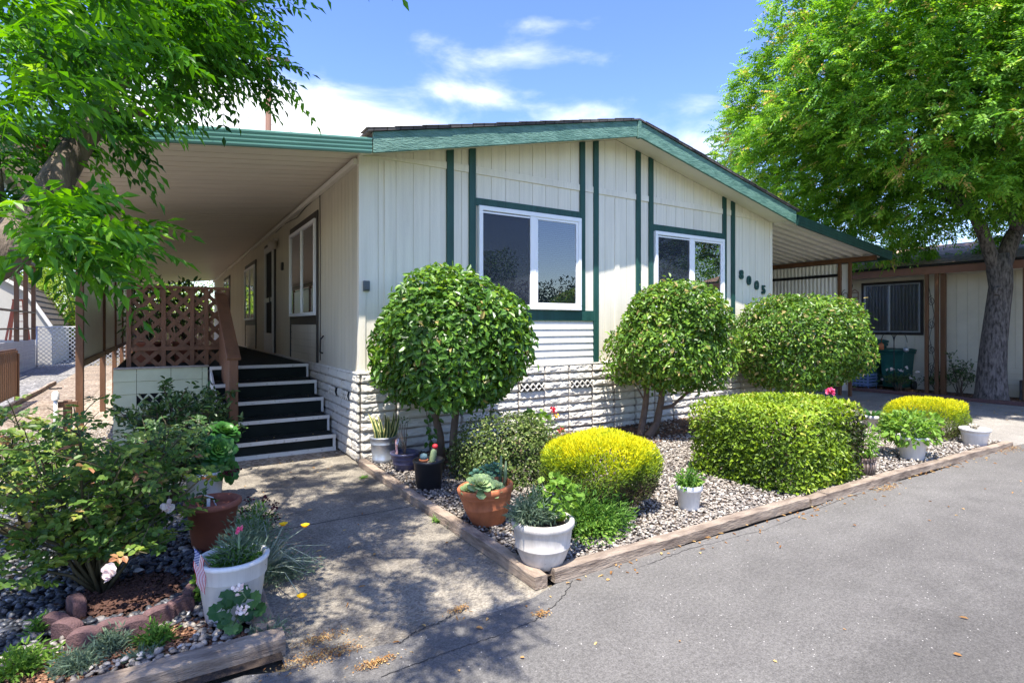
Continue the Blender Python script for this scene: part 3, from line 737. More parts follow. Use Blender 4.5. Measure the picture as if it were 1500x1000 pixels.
front_window(4.4, 5.982, 1.645, 2.866, [(4.47, 5.12), (5.24, 5.88)], m_dark)
# house number
for ch, x, z in (('8', 6.461, 2.312), ('0', 6.667, 2.223), ('0', 6.88, 2.15), ('5', 7.072, 2.08)):
    cu = bpy.data.curves.new('digit', 'FONT'); cu.body = ch; cu.size = .2; cu.extrude = .011; cu.offset = .008; cu.align_x = 'CENTER'; cu.align_y = 'CENTER'
    to = bpy.data.objects.new('tmp', cu); me = bpy.data.meshes.new_from_object(to)
    me.transform(Matrix.Translation((x, -.02, z)) @ Matrix.Rotation(R(90), 4, 'X') @ Matrix.Diagonal((1, 1.0, 1, 1)))
    bpy.data.objects.remove(to); finish(me, 'house_number', m_green, home, None)
MB().box(.03, .1, -.045, -.0145, 1.83, 1.94).box(.042, .088, -.058, -.045, 1.84, 1.885).build('outlet_box', M('grey outlet', (.1, .12, .13), .4, .2, 30), home, bevel=.005)

# rock-faced skirting
def skirting(u0, u1, plane, seed, relief, bw, ch, stag, name='skirting'):
    du = .0115; nu = int((u1-u0)/du); nv = 126
    us = np.linspace(u0, u1, nu); vs = np.linspace(0, .94, nv)
    U, Vv = np.meshgrid(us, vs, indexing='ij')
    row = np.floor(Vv/ch); fv = Vv/ch-row
    uo = U/bw+(.5*(row % 2) if stag else 0)
    col = np.floor(uo); fu = uo-col
    eb = np.clip(1-np.abs(2*fv-1)**5, 0, 1); ev = np.clip(np.minimum(fu, 1-fu)*bw/.018, 0, 1)
    h0 = np.random.default_rng(seed).random((400, 40))
    hv = h0[(col.astype(int)) % 400, row.astype(int) % 40]
    n1 = vnoise2(U*13, Vv*26, seed); n2 = vnoise2(U*34, Vv*60, seed+1); n3 = vnoise2(U*80, Vv*120, seed+2)
    n4 = vnoise2(U*7+Vv*9, Vv*40-U*5, seed+5); disp = relief*(eb*ev*(.012+.012*hv+.022*n1+.016*n2+.014*n3+.014*n4)*(1-.3*fv))+.003*ev
    b = np.zeros(U.shape+(3,))
    if plane == 'y': b[..., 0] = U; b[..., 1] = -.012-disp; b[..., 2] = Vv
    else: b[..., 0] = -.012-disp; b[..., 1] = U; b[..., 2] = Vv
    idx = np.arange(nu*nv).reshape(nu, nv)
    f = np.stack([idx[:-1, :-1], idx[1:, :-1], idx[1:, 1:], idx[:-1, 1:]], -1).reshape(-1, 4)
    if plane == 'x': f = f[:, ::-1]
    J = np.clip(1-eb*ev*1.15, 0, 1)*(.55+.9*n1)+np.clip(.2-Vv, 0, .2)*3.6*n2+.25*np.clip(n1-.62, 0, 1)
    Jf = ((J[:-1, :-1]+J[1:, 1:])/2).ravel()
    return np_mesh(name, b.reshape(-1, 3), [f], Jf, m_rock, home, smooth=True)
skirting(-.04, W_+.02, 'y', 5, .85, .4, .1044, False)
skirting(-.04, 9.0, 'x', 9, .42, .4, .1044, True)
MB().box(-.045, W_+.03, -.045, -.001, .936, .957).build('skirt_cap', m_stone, home, bevel=.003)
MB().box(-.035, -.001, 0.0, LEN, .936, .957).build('skirt_cap', m_stone, home, bevel=.003)
MB().box(0, W_, -.011, .1, 0, .935).box(-.011, .1, .101, LEN, 0, .935).build('skirt_core', m_dark, home)
def vent(c, horiz):
    v = MB(); w, h = .36, .088
    x, z = c
    hole = MB()
    if horiz: hole.box(x-w/2, x+w/2, -.06, -.02, z-h/2, z+h/2)
    else: hole.box(-.05, -.015, x-.15, x+.15, z-h/2, z+h/2)
    ho = hole.build('vent', m_dark, home)
    n = 4; l = (w if horiz else .3)/n
    for i in range(n):
        for sg in (1, -1):
            a0 = x-(w if horiz else .3)/2+i*l; a1 = a0+l; za, zb = (z-h/2*sg, z+h/2*sg)
            if horiz: v.beam((a0, -.066+.003*sg, za), (a1, -.066+.003*sg, zb), .014, .02, (0, 1, 0))
            else: v.beam((-.054+.002*sg, a0, za), (-.054+.002*sg, a1, zb), .02, .01, (1, 0, 0))
    v.build('vent_lattice', m_stone, ho)
for x in (.6, 1.4, 2.2, 3.0, 3.8, 5.0): vent((x, .679), True)
for y in (.42, .95): vent((y, .679), False)

# side windows and door (porch side, faces -X)
def side_window(y0, y1, z0, z1, zb):
    t = .07
    tr = MB(); tr.box(-.022, -.001, y0, y1, z1, z1+.1).box(-.022, -.001, y0, y0+t, zb, z1).box(-.022, -.001, y1-t, y1, zb, z1).box(-.022, -.001, y0+t, y1-t, z0-.12, z0)
    w_ = tr.build('window', m_dktrim, home, bevel=.003)
    f = MB(); a, c = y0+t+.002, y1-t-.002; e = .05
    f.box(-.05, -.002, a, c, z0+.002, z0+e).box(-.05, -.002, a, c, z1-e, z1-.002).box(-.05, -.002, a, a+e, z0+e, z1-e).box(-.05, -.002, c-e, c, z0+e, z1-e)
    ym = (a+c)/2; f.box(-.046, -.002, ym-.03, ym+.03, z0+e, z1-e)
    f.build('window_frame', m_vinyl, w_, bevel=.003)
    MB().box(-.006, -.002, a+e, c-e, z0+e, z1-e).build('curtain', m_curtain, w_)
    MB().add([(-.03, a+e, z0+e), (-.03, c-e, z0+e), (-.03, c-e, z1-e), (-.03, a+e, z1-e)], [(3,2,1,0)]).build('pane', m_glass2, w_)
    p = MB(); z = zb
    while z < z0-.13:
        zz = min(z+.1, z0-.121); p.prism([(-.016, z), (-.001, z), (-.001, zz), (-.005, zz)], 'y', y0+t+.001, y1-t-.001) if False else p.box(-.012, -.001, y0+t+.001, y1-t-.001, z+.006, zz); z += .1
    p.build('lap_panel', m_sidewall, w_)
side_window(1.83, 3.72, 1.6, 2.92, .958)
side_window(7.6, 9.47, 1.6, 2.84, .958)
side_window(13.1, 14.94, 1.6, 2.92, .958)
dr = MB().box(-.03, -.001, 5.12, 5.2, .94, 3.06).box(-.03, -.001, 6.22, 6.3, .94, 3.06).box(-.03, -.001, 5.2, 6.22, 3.0, 3.06).build('door', m_dktrim, home, bevel=.003)
d = MB(); d.box(-.05, -.012, 5.205, 5.31, .96, 2.99).box(-.05, -.012, 6.11, 6.215, .96, 2.99).box(-.05, -.012, 5.31, 6.11, 2.88, 2.99).box(-.05, -.012, 5.31, 6.11, 1.92, 2.0).box(-.05, -.012, 5.31, 6.11, .96, 1.32)
d.build('storm_door', m_door, dr, bevel=.004)
MB().box(-.02, -.012, 5.31, 6.11, 1.32, 2.88).build('insect_screen', m_dark, dr)
MB().beam((-.075, 5.35, 1.9), (-.075, 5.35, 2.02), .02, .02, (1, 0, 0)).box(-.075, -.05, 5.34, 5.36, 1.9, 1.915).build('door_handle', m_black, dr)
b = MB(); b.lathe([(0, 0), (.05, .01), (.06, .05), (.02, .06)], (-.03, 4.95, 2.99), 16).lathe([(0, -.16), (.06, -.14), (.085, -.08), (.07, -.02), (.03, 0)], (-.09, 4.95, 3.0), 20)
b.build('porch_light', M('porch lamp glass', (.55, .48, .42), .3, .2, 8), home)
MB().box(-.04, -.001, 4.36, 4.44, 2.42, 2.56).build('mail_bracket', m_black, home, bevel=.01)
MB().tube([(-.012, 5.1, 3.17), (-.012, 4.3, 3.2), (-.012, 3.2, 3.14), (-.012, 2.6, 3.19), (-.012, 1.72, 3.2), (-.013, 1.7, 2.6), (-.013, 1.7, 1.0)], .006, 6).build('cable', m_black, home)
MB().tube([(-.01, 1.53, 1.33), (-.05, 1.53, 1.28), (-.055, 1.53, 1.12), (-.02, 1.53, 1.1)], .011, 6).build('hose_hook', m_black, home)
MB().box(-.06, -.001, .02, LEN, 3.19, 3.25).build('ledger', m_soffit, home, bevel=.004)

# roof
RO = .47
rf = MB()
for sgn in (0, 1):
    def X(x): return x if sgn == 0 else W_-x
    z = lambda x: 3.405+.224*x
    pts = [(X(-.06), z(-.06)), (X(W_/2), z(W_/2)), (X(W_/2), z(W_/2)+.022), (X(-.06), z(-.06)+.022)]
    if sgn: pts = pts[::-1]
    rf.prism(pts, 'y', -RO-.01, LEN+.3)
roof = rf.build('roof', m_shingle, home)
# shingle tabs showing at the rake edge
for sgn in (0, 1):
    tb = MB(); x = -.08
    while x < W_/2-.36:
        xx = x if sgn == 0 else W_-x; zz = 3.427+.224*x+.004
        dx = .33 if sgn == 0 else -.33
        tb.obox((xx+dx/2, -RO+.085+random.uniform(-.006, .006), zz+.037+.004), (dx/2, 0, .224*.165-.004), (0, .1, 0), (0, 0, .004))
        x += .3
    tb.build('rake_shingles', m_shingle, roof)
def slopebox(name, x0, x1, zo0, zo1, y0, y1, mat, left=True):
    X = (lambda x: x) if left else (lambda x: W_-x)
    pts = [(X(x0), 3.19+.224*x0+zo0), (X(x1), 3.19+.224*x1+zo0), (X(x1), 3.19+.224*x1+zo1), (X(x0), 3.19+.224*x0+zo1)]
    if not left: pts = pts[::-1]
    return MB().prism(pts, 'y', y0, y1).build(name, mat, home, bevel=.004)
for lf in (True, False):
    slopebox('fascia_board', .0, W_/2-.031, 0, .212, -RO+.01, -RO+.045, m_fascia, lf)
    slopebox('soffit', -.02, W_/2-.002, .085, .1, -RO+.046, -.0, m_soffit, lf)
MB().box(W_/2-.03, W_/2+.03, -RO-.006, -RO+.045, 3.985, 4.235).build('apex_board', m_fascia, home, bevel=.004)

# ------------------------------------------------------------------ awnings
def pan_profile(y0, y1, pitch, rib=.022):
    pts = []; y = y0
    while y < y1:
        pts += [(y, 0), (y+pitch*.78, 0), (y+pitch*.84, rib), (y+pitch*.94, rib)] if rib > 0 else [(y, 0), (y+pitch*.88, 0), (y+pitch*.89, rib), (y+pitch*.99, rib)]; y += pitch
    return pts
def pan_roof(name, xa, za, xb, zb, y0, y1, pitch, mat, parent, rib=.022, th=.012):
    pr = pan_profile(y0, y1, pitch, rib); n = len(pr)
    vs = []
    for x, z in ((xa, za), (xb, zb)):
        vs += [(x, y, z-h) for y, h in pr]
    for x, z in ((xa, za), (xb, zb)):
        vs += [(x, y, z-h+th) for y, h in pr]
    fs = [(i, i+1, n+i+1, n+i) for i in range(n-1)]+[(2*n+i, 3*n+i, 3*n+i+1, 2*n+i+1) for i in range(n-1)]
    fs += [(i, 2*n+i, 2*n+i+1, i+1) for i in range(n-1)]+[(n+i, n+i+1, 3*n+i+1, 3*n+i) for i in range(n-1)]
    return MB().add(vs, fs).build(name, mat, parent)
aw = thing('porch_awning', (-2.64, 0, 0), 'tan metal awning over the porch with brown posts and white side panels', 'awning')
AWZ = lambda x: 3.285+.111*x
pan_roof('roof_pan', 0.0, AWZ(0), -3.1, AWZ(-3.1), -.42, LEN, .2, m_pan, aw, -.05)
fb = MB()
prof = [(-.418, -.02)]
for i in range(4):
    z0 = -.02+i*.0385
    prof += [(-.455, z0), (-.462, z0+.016), (-.462, z0+.03), (-.449, z0+.0345)]
prof += [(-.445, .135), (-.418, .135)]
vs = []
for x in (-3.13, -.012): vs += [(x, y, AWZ(x)-.075+z) for y, z in prof]
n = len(prof)
fb.add(vs, [(i, i+n, (i+1) % n+n, (i+1) % n) for i in range(n)]+[tuple(range(n)), tuple(range(2*n-1, n-1, -1))])
fb.build('fascia', m_aluf, aw)
fb = MB().box(-3.15, -3.1, -.42, LEN, AWZ(-3.12)-.09, AWZ(-3.12)+.05).build('gutter', m_aluf, aw)
MB().box(-2.68, -2.6, -.1, LEN-.3, AWZ(-2.64)-.15, AWZ(-2.64)-.026).build('beam', m_brown, aw, bevel=.004)
for y in (2.65, 5.88, 8.75, 11.4, 14.2, 17.0):
    MB().box(-2.685, -2.605, y-.04, y+.04, 0, AWZ(-2.64)-.15).build('post', m_brown, aw, bevel=.006)
    MB().box(-2.665, -2.625, y+.13, y+.17, 0, AWZ(-2.64)-.15).build('post', m_brown, aw, bevel=.004)
yy = [2.65, 5.88, 8.75, 11.4, 14.2, 17.0]
for i in range(5):
    y0, y1 = yy[i]+.18, yy[i+1]-.05
    b = MB(); y = y0
    while y < y1: b.box(-2.645, -2.64, y, min(y+.1, y1), 1.03, 2.75); b.box(-2.652, -2.645, y, min(y+.02, y1), 1.03, 2.75); y += .1
    b.build('side_panel', m_panwhite, aw)
    MB().box(-2.67, -2.61, y0, y1, .95, 1.03).build('rail', m_brown, aw, bevel=.003)
    MB().box(-2.672, -2.655, y0, y1, 1.97, 2.03).build('rail', m_brown, aw, bevel=.003)

ra = thing('carport', (10.35, .2, 0), 'white corrugated carport roof with brown posts between the two houses', 'carport')
RZ = lambda x: 3.285-.12*(x-W_)
pan_roof('roof_pan', 10.62, RZ(10.62), W_+.0, RZ(W_), -.42, 12.4, .2, m_panwhite, ra, .045)
prof = [(y, z) for y, z in prof]
fb = MB(); vs = []
for x in (W_+.06, 10.6): vs += [(x, y, RZ(x)-.08+z*1.15) for y, z in prof]
fb.add(vs, [(i, i+n, (i+1) % n+n, (i+1) % n) for i in range(n)]+[tuple(range(n)), tuple(range(2*n-1, n-1, -1))]).build('fascia', m_green, ra)
MB().box(10.6, 10.66, -.46, 12.4, RZ(10.62)-.1, RZ(10.62)+.07).build('gutter', m_green, ra)
MB().box(10.31, 10.39, -.3, 12.2, 2.78, RZ(10.35)-.048).build('beam', m_brown, ra, bevel=.004)
for y in (.2, .41, 3.9, 7.5, 11):
    MB().box(10.325, 10.375, y-.03, y+.03, 0, 2.78).build('post', m_brown, ra, bevel=.004)
b = MB(); y = .46
k = 0
while y < 11.9:
    b.prism([(10.35, y), (10.375, y+.02), (10.375, y+.045), (10.35, y+.065), (10.35, y+.085), (10.353, y+.085), (10.353, y+.066), (10.378, y+.046), (10.378, y+.019), (10.353, y)][::-1], 'z', .95, 2.77); y += .085
b.build('side_panel', m_panwhite, ra)
MB().box(10.33, 10.348, .44, 11.9, 2.5, 2.56).build('rail', m_black, ra)
b = MB()
for z in (1.1, 1.6, 2.1):
    b.tube([(10.35, .2+.02+.08*math.sin(t*.35)*math.exp(-t*.03)+.08, z+.12*math.cos(t*.35)*math.exp(-t*.05)) for t in range(24)], .006, 5)
b.build('scrollwork', m_black, ra)
b = MB().box(10.38, 10.384, .235, .38, .1, 2.76).build('infill_strip', m_panwhite, ra)

# ------------------------------------------------------------------ porch
po = thing('porch', (-1.2, 2.2, 0), 'raised wooden porch with dark carpeted steps and brown lattice', 'porch')
YS = [.725, 1.01, 1.31, 1.67, 2.16]; RZ_ = .187; XL, XR = -1.265, -.075
MB().box(XL, XR, 2.2, 9.2, .88, .935).box(-2.27, XL-.0005, 2.335, 9.2, .88, .935).build('deck_floor', m_carpet, po)
MB().box(-2.29, XL-.012, 2.285, 2.345, .927, .95).build('deck_cap', m_cap, po, bevel=.004)
for i, y in enumerate(YS):
    zt = RZ_*(i+1)
    y1 = YS[i+1]+.02 if i < 4 else y+.05
    st = MB().box(XL, XR, y, y1, zt-.03, zt-.003).box(XL, XR, y+.012, y+.03, zt-RZ_+.0, zt-.03).build('step', m_carpet, po)
    e = MB(); e.box(XL-.012, XR+.012, y-.012, y-.0005, zt-.04, zt+.002)
    e.build('nosing', m_nosing, st, bevel=.002)
    if i: MB().box(XL-.01, XL+.016, y-.004, y+.011, zt-RZ_+.003, zt-.041).build('edge_strip', m_nosing, st); MB().box(XR-.016, XR+.01, y-.004, y+.011, zt-RZ_+.003, zt-.041).build('edge_strip', m_nosing, st)
    else: MB().box(XR-.02, XR+.01, y-.004, y+.011, .045, zt-.041).box(XL-.01, XR+.01, y-.014, y+.011, 0, .044).build('edge_strip', m_nosing, st)
b = MB().prism([(YS[0]+.02, 0), (9.2, 0), (9.2, .87), (YS[4]+.03, .87), (YS[3]+.03, .71), (YS[2]+.03, .53), (YS[1]+.03, .34), (YS[0]+.03, .15)], 'x', XL+.001, XL+.02)
b.build('stringer', m_nosing, po)
# deck skirt, lap boards with a vent
b = MB(); z = .0; i = 0
while z < .9:
    zz = min(z+.155, .925)
    for x0, x1 in ((-2.29, -2.06), (-2.055, -1.7), (-1.695, -1.355), (-1.35, -1.29)):
        if i == 3 and x0 == -2.055: continue
        b.prism([(2.3, z+.003), (2.33, z+.003), (2.33, zz), (2.312, zz)][::-1], 'x', x0, x1)
    b.prism([(-2.3, z+.003), (-2.27, z+.003), (-2.27, zz), (-2.288, zz)], 'y', 2.34, 9.2)
    z += .155; i += 1
b.build('deck_skirt', m_decksiding, po)
b = MB()
for k in range(3):
    x0 = -2.05+k*.118
    for sg in (1, -1):
        zc, hh = .5425, .0745
        b.beam((x0, 2.31+.004*sg, zc-hh*sg), (x0+.118, 2.31+.004*sg, zc+hh*sg), .02, .02, (0, 1, 0))
b.build('skirt_vent', m_decksiding, po)
MB().box(-2.26, -1.3, 2.335, 2.35, 0, .87).build('skirt_backing', m_dark, po)
# lattice screen
LX0, LX1, LY, LZ0, LZ1 = -2.14, -1.065, 2.55, .95, 1.94
b = MB()
def strips(sg, yoff):
    pitch = .185; H = LZ1-LZ0; x = LX0-H
    while x < LX1+H:
        # line from (x, LZ0) slope sg, clip to the frame
        pts = []
        for s0 in (0.0, H):
            pts.append((x+(s0 if sg > 0 else -s0)+(0 if sg > 0 else H*0), LZ0+s0))
        (xa, za), (xb, zb) = pts
        def clip(xa, za, xb, zb):
            if xa > xb: xa, za, xb, zb = xb, zb, xa, za
            if xb <= LX0 or xa >= LX1: return None
            k = (zb-za)/(xb-xa)
            if xa < LX0: za += k*(LX0-xa); xa = LX0
            if xb > LX1: zb += k*(LX1-xb); xb = LX1
            return xa, za, xb, zb
        c = clip(xa, za, xb, zb)
        if c and abs(c[2]-c[0]) > .03: b.beam((c[0], LY+yoff, c[1]), (c[2], LY+yoff, c[3]), .008, .038, (0, 0, 1)) if False else b.beam((c[0], LY+yoff, c[1]), (c[2], LY+yoff, c[3]), .05, .007, (0, 1, 0))
        x += pitch
strips(1, -.004); strips(-1, .004)
b.build('lattice', m_redwood, po)
b = MB()
for x in (LX0-.03, -1.80, -1.48, LX1-.25+.0, LX1): b.box(x, x+.05, LY-.03, LY-.009, LZ0-.01, LZ1)
b.box(LX0-.03, LX1+.05, LY-.034, LY-.0305, 1.14, 1.19).box(LX0-.05, LX1+.06, LY-.05, LY+.04, LZ1, LZ1+.035)
b.build('lattice_frame', m_redwood, po, bevel=.002)
# hand rail
RX = -1.12
hr = MB().beam((RX, .93, 1.09), (RX, 2.6, 1.9), .14, .035).build('handrail', m_redwood, po, bevel=.004)
MB().prism([(1.03, .25), (2.55, .98), (2.55, 1.83), (1.03, 1.1)], 'x', RX-.022, RX+.0).build('rail_board', m_redwood, po, bevel=.003)
MB().box(RX-.045, RX+.045, .945, 1.029, .19, 1.09).build('newel_post', m_redwood, po, bevel=.004)

# ------------------------------------------------------------------ edging timbers and stones
def timber(p, q, w, h, label, mat, z0=0.0, grp='timbers edging the gravel bed'):
    p = Vector(p); q = Vector(q); d = q-p; l = d.length; d /= l; sd = Vector((-d.y, d.x, 0))
    nseg = max(4, int(l/.09)); b = MB(); rows = []
    prof = [(-.5, 0), (-.5, .93), (-.38, 1), (.38, 1), (.5, .93), (.5, 0)]
    vs = []
    ph = random.uniform(0, 9)
    for i in range(nseg+1):
        t = i/nseg; c = p+d*l*t; wob = .006*math.sin(ph+t*l*2.2)
        for a, hh in prof:
            vs.append(c+sd*(a*w+wob+random.uniform(-.003, .003))+Vector((0, 0, z0+hh*h+(random.uniform(-.004, .004)+.004*math.sin(ph*2+t*l*3) if hh > 0 else 0))))
    m = len(prof)
    fs = [(i*m+k, i*m+k+1, (i+1)*m+k+1, (i+1)*m+k) for i in range(nseg) for k in range(m-1)]
    fs += [tuple(range(m)), tuple(range(nseg*m+m-1, nseg*m-1, -1))]
    o = b.add(vs, fs).build('edging_timber', mat, None, (p.x, p.y, 0))
    return tag(o, label, 'timber', grp)
timber((.08, -3.365, 0), (2.62, -3.365, 0), .085, .07, 'weathered edging timber along the road in front of the yellow bush', m_timber)
timber((2.635, -3.37, 0), (2.86, -3.37, 0), .085, .066, 'short dark offcut of edging timber in front of the big clipped hedge', m_timber)
timber((2.875, -3.365, 0), (4.35, -3.365, 0), .085, .068, 'edging timber along the road in front of the woven basket pot', m_timber)
timber((4.36, -3.37, 0), (6.9, -3.4, 0), .085, .065, 'edging timber running along the road to the driveway corner', m_timber)
timber((-.02, -.16, 0), (-.02, -1.42, 0), .08, .065, 'tan edging timber beside the walk nearest the house corner', m_timber2)
timber((-.02, -1.43, 0), (-.025, -3.42, 0), .08, .07, 'tan edging timber beside the walk ending at the road corner', m_timber2)
timber((-1.395, -3.2, 0), (-1.39, -1.9, 0), .085, .09, 'grey timber edging the flower bed beside the tall white pot', m_timber2, grp='timbers edging the flower bed')
timber((-1.34, -3.285, 0), (-2.75, -3.285, 0), .11, .085, 'thick cracked timber at the road end of the flower bed', m_timber, grp='timbers edging the flower bed')
timber((-4.05, .6, 0), (-4.05, 12.0, 0), .06, .09, 'long low timber between the leafy path and the grey gravel', m_timber2, grp='timbers edging the gravel path')

ring = [(83, 915), (100, 925), (125, 940), (165, 925), (195, 925), (232, 905), (262, 893), (285, 868), (300, 845), (112, 888)]
scl = ['leftmost red scalloped stone of the ring round the rose bush', 'scalloped stone next to the corner of the rose ring by the dark pebbles', 'sunlit scalloped stone at the front left of the rose ring',
       'scalloped stone behind the two feathery seedlings', 'scalloped stone right of the black spade head in the ring', 'pale topped scalloped stone behind the small yellow green seedling',
       'tall tilted scalloped stone of the ring near the white pot', 'scalloped stone leaning left of the flag pot', 'rearmost scalloped stone left of the little flag', 'scalloped stone on the shaded left bend of the rose ring']
cx_, cy_ = G(185, 885).x, G(185, 885).y
for (px, py), lb in zip(ring, scl):
    g = G(px, py+12, .02); ang = math.atan2(g.y-cy_, g.x-cx_)+math.pi/2+random.uniform(-.2, .2)
    b = MB(); n = 14; prof = []
    for k in range(n+1):
        a = math.pi*k/n; prof.append((math.cos(a)*.068, .055+math.sin(a)**.7*.045))
    prof += [(-.068, 0), (.068, 0)]
    u = Vector((math.cos(ang), math.sin(ang), 0)); v = Vector((-u.y, u.x, 0)); tilt = random.uniform(-.15, .15)
    vs = []
    for s_ in (-.5, .5):
        for a, h in prof: vs.append(g+u*a+v*(s_*.055+h*tilt)+Vector((0, 0, h)))
    m = len(prof)
    b.add(vs, [tuple(range(m)), tuple(range(2*m-1, m-1, -1))]+[(i, i+m, (i+1) % m+m, (i+1) % m) for i in range(m)])
    o = b.build('edging_stone', m_scallop, None, g, bevel=.008)
    tag(o, lb, 'edging stone', 'scalloped stones round the rose')

# ------------------------------------------------------------------ loose stones
ICO_V = []; _p = (1+5**.5)/2
for a in (-1, 1):
    for c in (-_p, _p): ICO_V += [(0, a, c), (a, c, 0), (c, 0, a)]
ICO_V = unit(np.array(ICO_V, float))
import itertools
def _hull(V):
    fs = []
    for t in itertools.combinations(range(len(V)), 3):
        a, b_, c = V[list(t)]; n_ = np.cross(b_-a, c-a)
        if np.linalg.norm(n_) < 1e-6: continue
        sd = (V-a) @ n_
        if (sd < 1e-6).all(): fs.append(t)
        elif (sd > -1e-6).all(): fs.append((t[0], t[2], t[1]))
    return np.array(fs)
ICO_F = _hull(ICO_V)
def subdiv(V, Fc):
    V = list(map(tuple, V)); cache = {}; out = []
    def mid(i, j):
        k = (min(i, j), max(i, j))
        if k not in cache:
            v = np.array(V[i])+np.array(V[j]); V.append(tuple(v/np.linalg.norm(v))); cache[k] = len(V)-1
        return cache[k]
    for a, b_, c in Fc:
        x, y, z = mid(a, b_), mid(b_, c), mid(c, a); out += [(a, x, z), (b_, y, x), (c, z, y), (x, y, z)]
    return np.array(V), np.array(out)
ICO2_V, ICO2_F = subdiv(ICO_V, ICO_F)
def stones(name, P, size, mat, tint, fine=False, flat=.55, loc=None, smooth=True):
    V0, F0 = (ICO2_V, ICO2_F) if fine else (ICO_V, ICO_F)
    n = len(P); k = len(V0)
    sc = np.stack([size*rng.uniform(.8, 1.35, n), size*rng.uniform(.6, 1.0, n), size*flat*rng.uniform(.6, 1.2, n)], 1)
    V = V0[None]*(1+(.11 if fine else .16)*rng.normal(size=(n, k, 1)))*sc[:, None, :]
    a = rng.uniform(0, 6.28, n); tl = rng.normal(0, .3, n)
    ca, sa, ct, st = np.cos(a)[:, None], np.sin(a)[:, None], np.cos(tl)[:, None], np.sin(tl)[:, None]
    x, y, z = V[..., 0], V[..., 1], V[..., 2]
    x, z = x*ct-z*st, x*st+z*ct
    V = np.stack([x*ca-y*sa, x*sa+y*ca, z], -1)+P[:, None, :]
    Fs = (F0[None]+(np.arange(n)*k)[:, None, None]).reshape(-1, 3)
    o = np_mesh(name, V.reshape(-1, 3), [Fs], np.repeat(tint, len(F0)), mat, None, loc, smooth)
    return tag(o, kind='stuff')
def scatter(n, x0, x1, y0, y1, z, jz):
    return np.stack([rng.uniform(x0, x1, n), rng.uniform(y0, y1, n), z+rng.uniform(-jz, jz, n)], 1)
# right bed: paler chips, more leaf mould by the house wall
def bedmask(P):
    nz = vnoise2(P[:, 0]*2.2+20, P[:, 1]*2.2+20, 77)
    back = np.clip((P[:, 1]+1.3)/.5, 0, 1)
    return rng.random(len(P)) > back*1.2*(P[:, 0] > .25)*(.55+nz*.6)
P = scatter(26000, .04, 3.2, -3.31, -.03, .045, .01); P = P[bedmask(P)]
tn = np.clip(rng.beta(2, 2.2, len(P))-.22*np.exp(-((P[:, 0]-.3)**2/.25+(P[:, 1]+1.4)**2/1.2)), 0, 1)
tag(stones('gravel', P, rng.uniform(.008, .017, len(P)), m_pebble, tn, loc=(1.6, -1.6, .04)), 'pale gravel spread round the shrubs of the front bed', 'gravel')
P = scatter(17000, 3.2, 6.9, -3.31, -.03, .045, .01); P = P[bedmask(P)]
tag(stones('gravel', P, rng.uniform(.009, .018, len(P)), m_pebble, np.clip(rng.beta(2.4, 1.8, len(P)), 0, 1), loc=(5, -1.6, .04)), 'pale gravel at the driveway end of the front bed', 'gravel')
# left bed: dark river stones
P = np.concatenate([scatter(9000, -3.9, -1.45, -2.9, .2, .035, .012), scatter(1500, -3.0, -1.9, -2.95, -1.9, .045, .012)])
cxr = G(185, 880); rr = np.hypot(P[:, 0]-cxr.x, P[:, 1]-cxr.y)
P = P[(rr > .27) & ~((P[:, 1] < -2.78+.1*np.sin(P[:, 0]*5)))]
tag(stones('river_stones', P, rng.uniform(.012, .026, len(P)), m_river, np.clip(rng.beta(1.6, 2.1, len(P)), 0, 1), fine=True, flat=.6, loc=(-2.4, -1.5, .03)), 'dark rounded river stones under the rose bush', 'stones')
P = scatter(1300, -3.0, -1.42, -3.2, -2.72, .04, .012)
P = P[vnoise2(P[:, 0]*4+9, P[:, 1]*4+9, 5) > .45]
tag(stones('pale_stones', P, rng.uniform(.009, .02, len(P)), m_pebble, np.clip(rng.beta(2, 2, len(P)), 0, 1), fine=True, loc=(-2, -3, .03)), 'pale stones in the soil behind the thick timber', 'stones')
P = scatter(9000, -3.0, -1.42, -3.23, -2.8, .03, .008); P = P[vnoise2(P[:, 0]*4+9, P[:, 1]*4+9, 5) < .6]
tag(stones('bark_chips', P, rng.uniform(.004, .011, len(P)), m_chip, rng.random(len(P)), flat=.35, loc=(-2, -3.1, .03), smooth=False), 'red bark chips behind the thick timber', 'mulch')
P = scatter(7000, .1, 5.2, -1.3, -.03, .047, .006); P = P[~bedmask(P)]
tag(stones('leaf_mould', P, rng.uniform(.006, .016, len(P)), m_chip, rng.random(len(P))*.8, flat=.25, loc=(2, -.6, .04), smooth=False), 'brown leaf mould under the round shrubs', 'leaf litter')
P = np.stack([cxr.x+rng.normal(0, .12, 2200), cxr.y+rng.normal(0, .12, 2200), rng.uniform(.02, .045, 2200)], 1)
tag(stones('soil_clods', P, rng.uniform(.005, .016, len(P)), m_chip, rng.random(len(P))*.14, flat=.5, loc=(cxr.x, cxr.y, .03), smooth=False), 'dark soil and bark inside the stone ring', 'soil')
# path gravel (near part only, the rest is the surface itself)
P = scatter(7000, -3.6, -1.4, .2, 4.2, .006, .006)
tag(stones('path_gravel', P, rng.uniform(.007, .016, len(P)), m_pebble, np.clip(rng.beta(2.4, 2, len(P)), 0, 1), loc=(-2.5, 2, 0)), 'tan gravel of the path beside the porch', 'gravel')
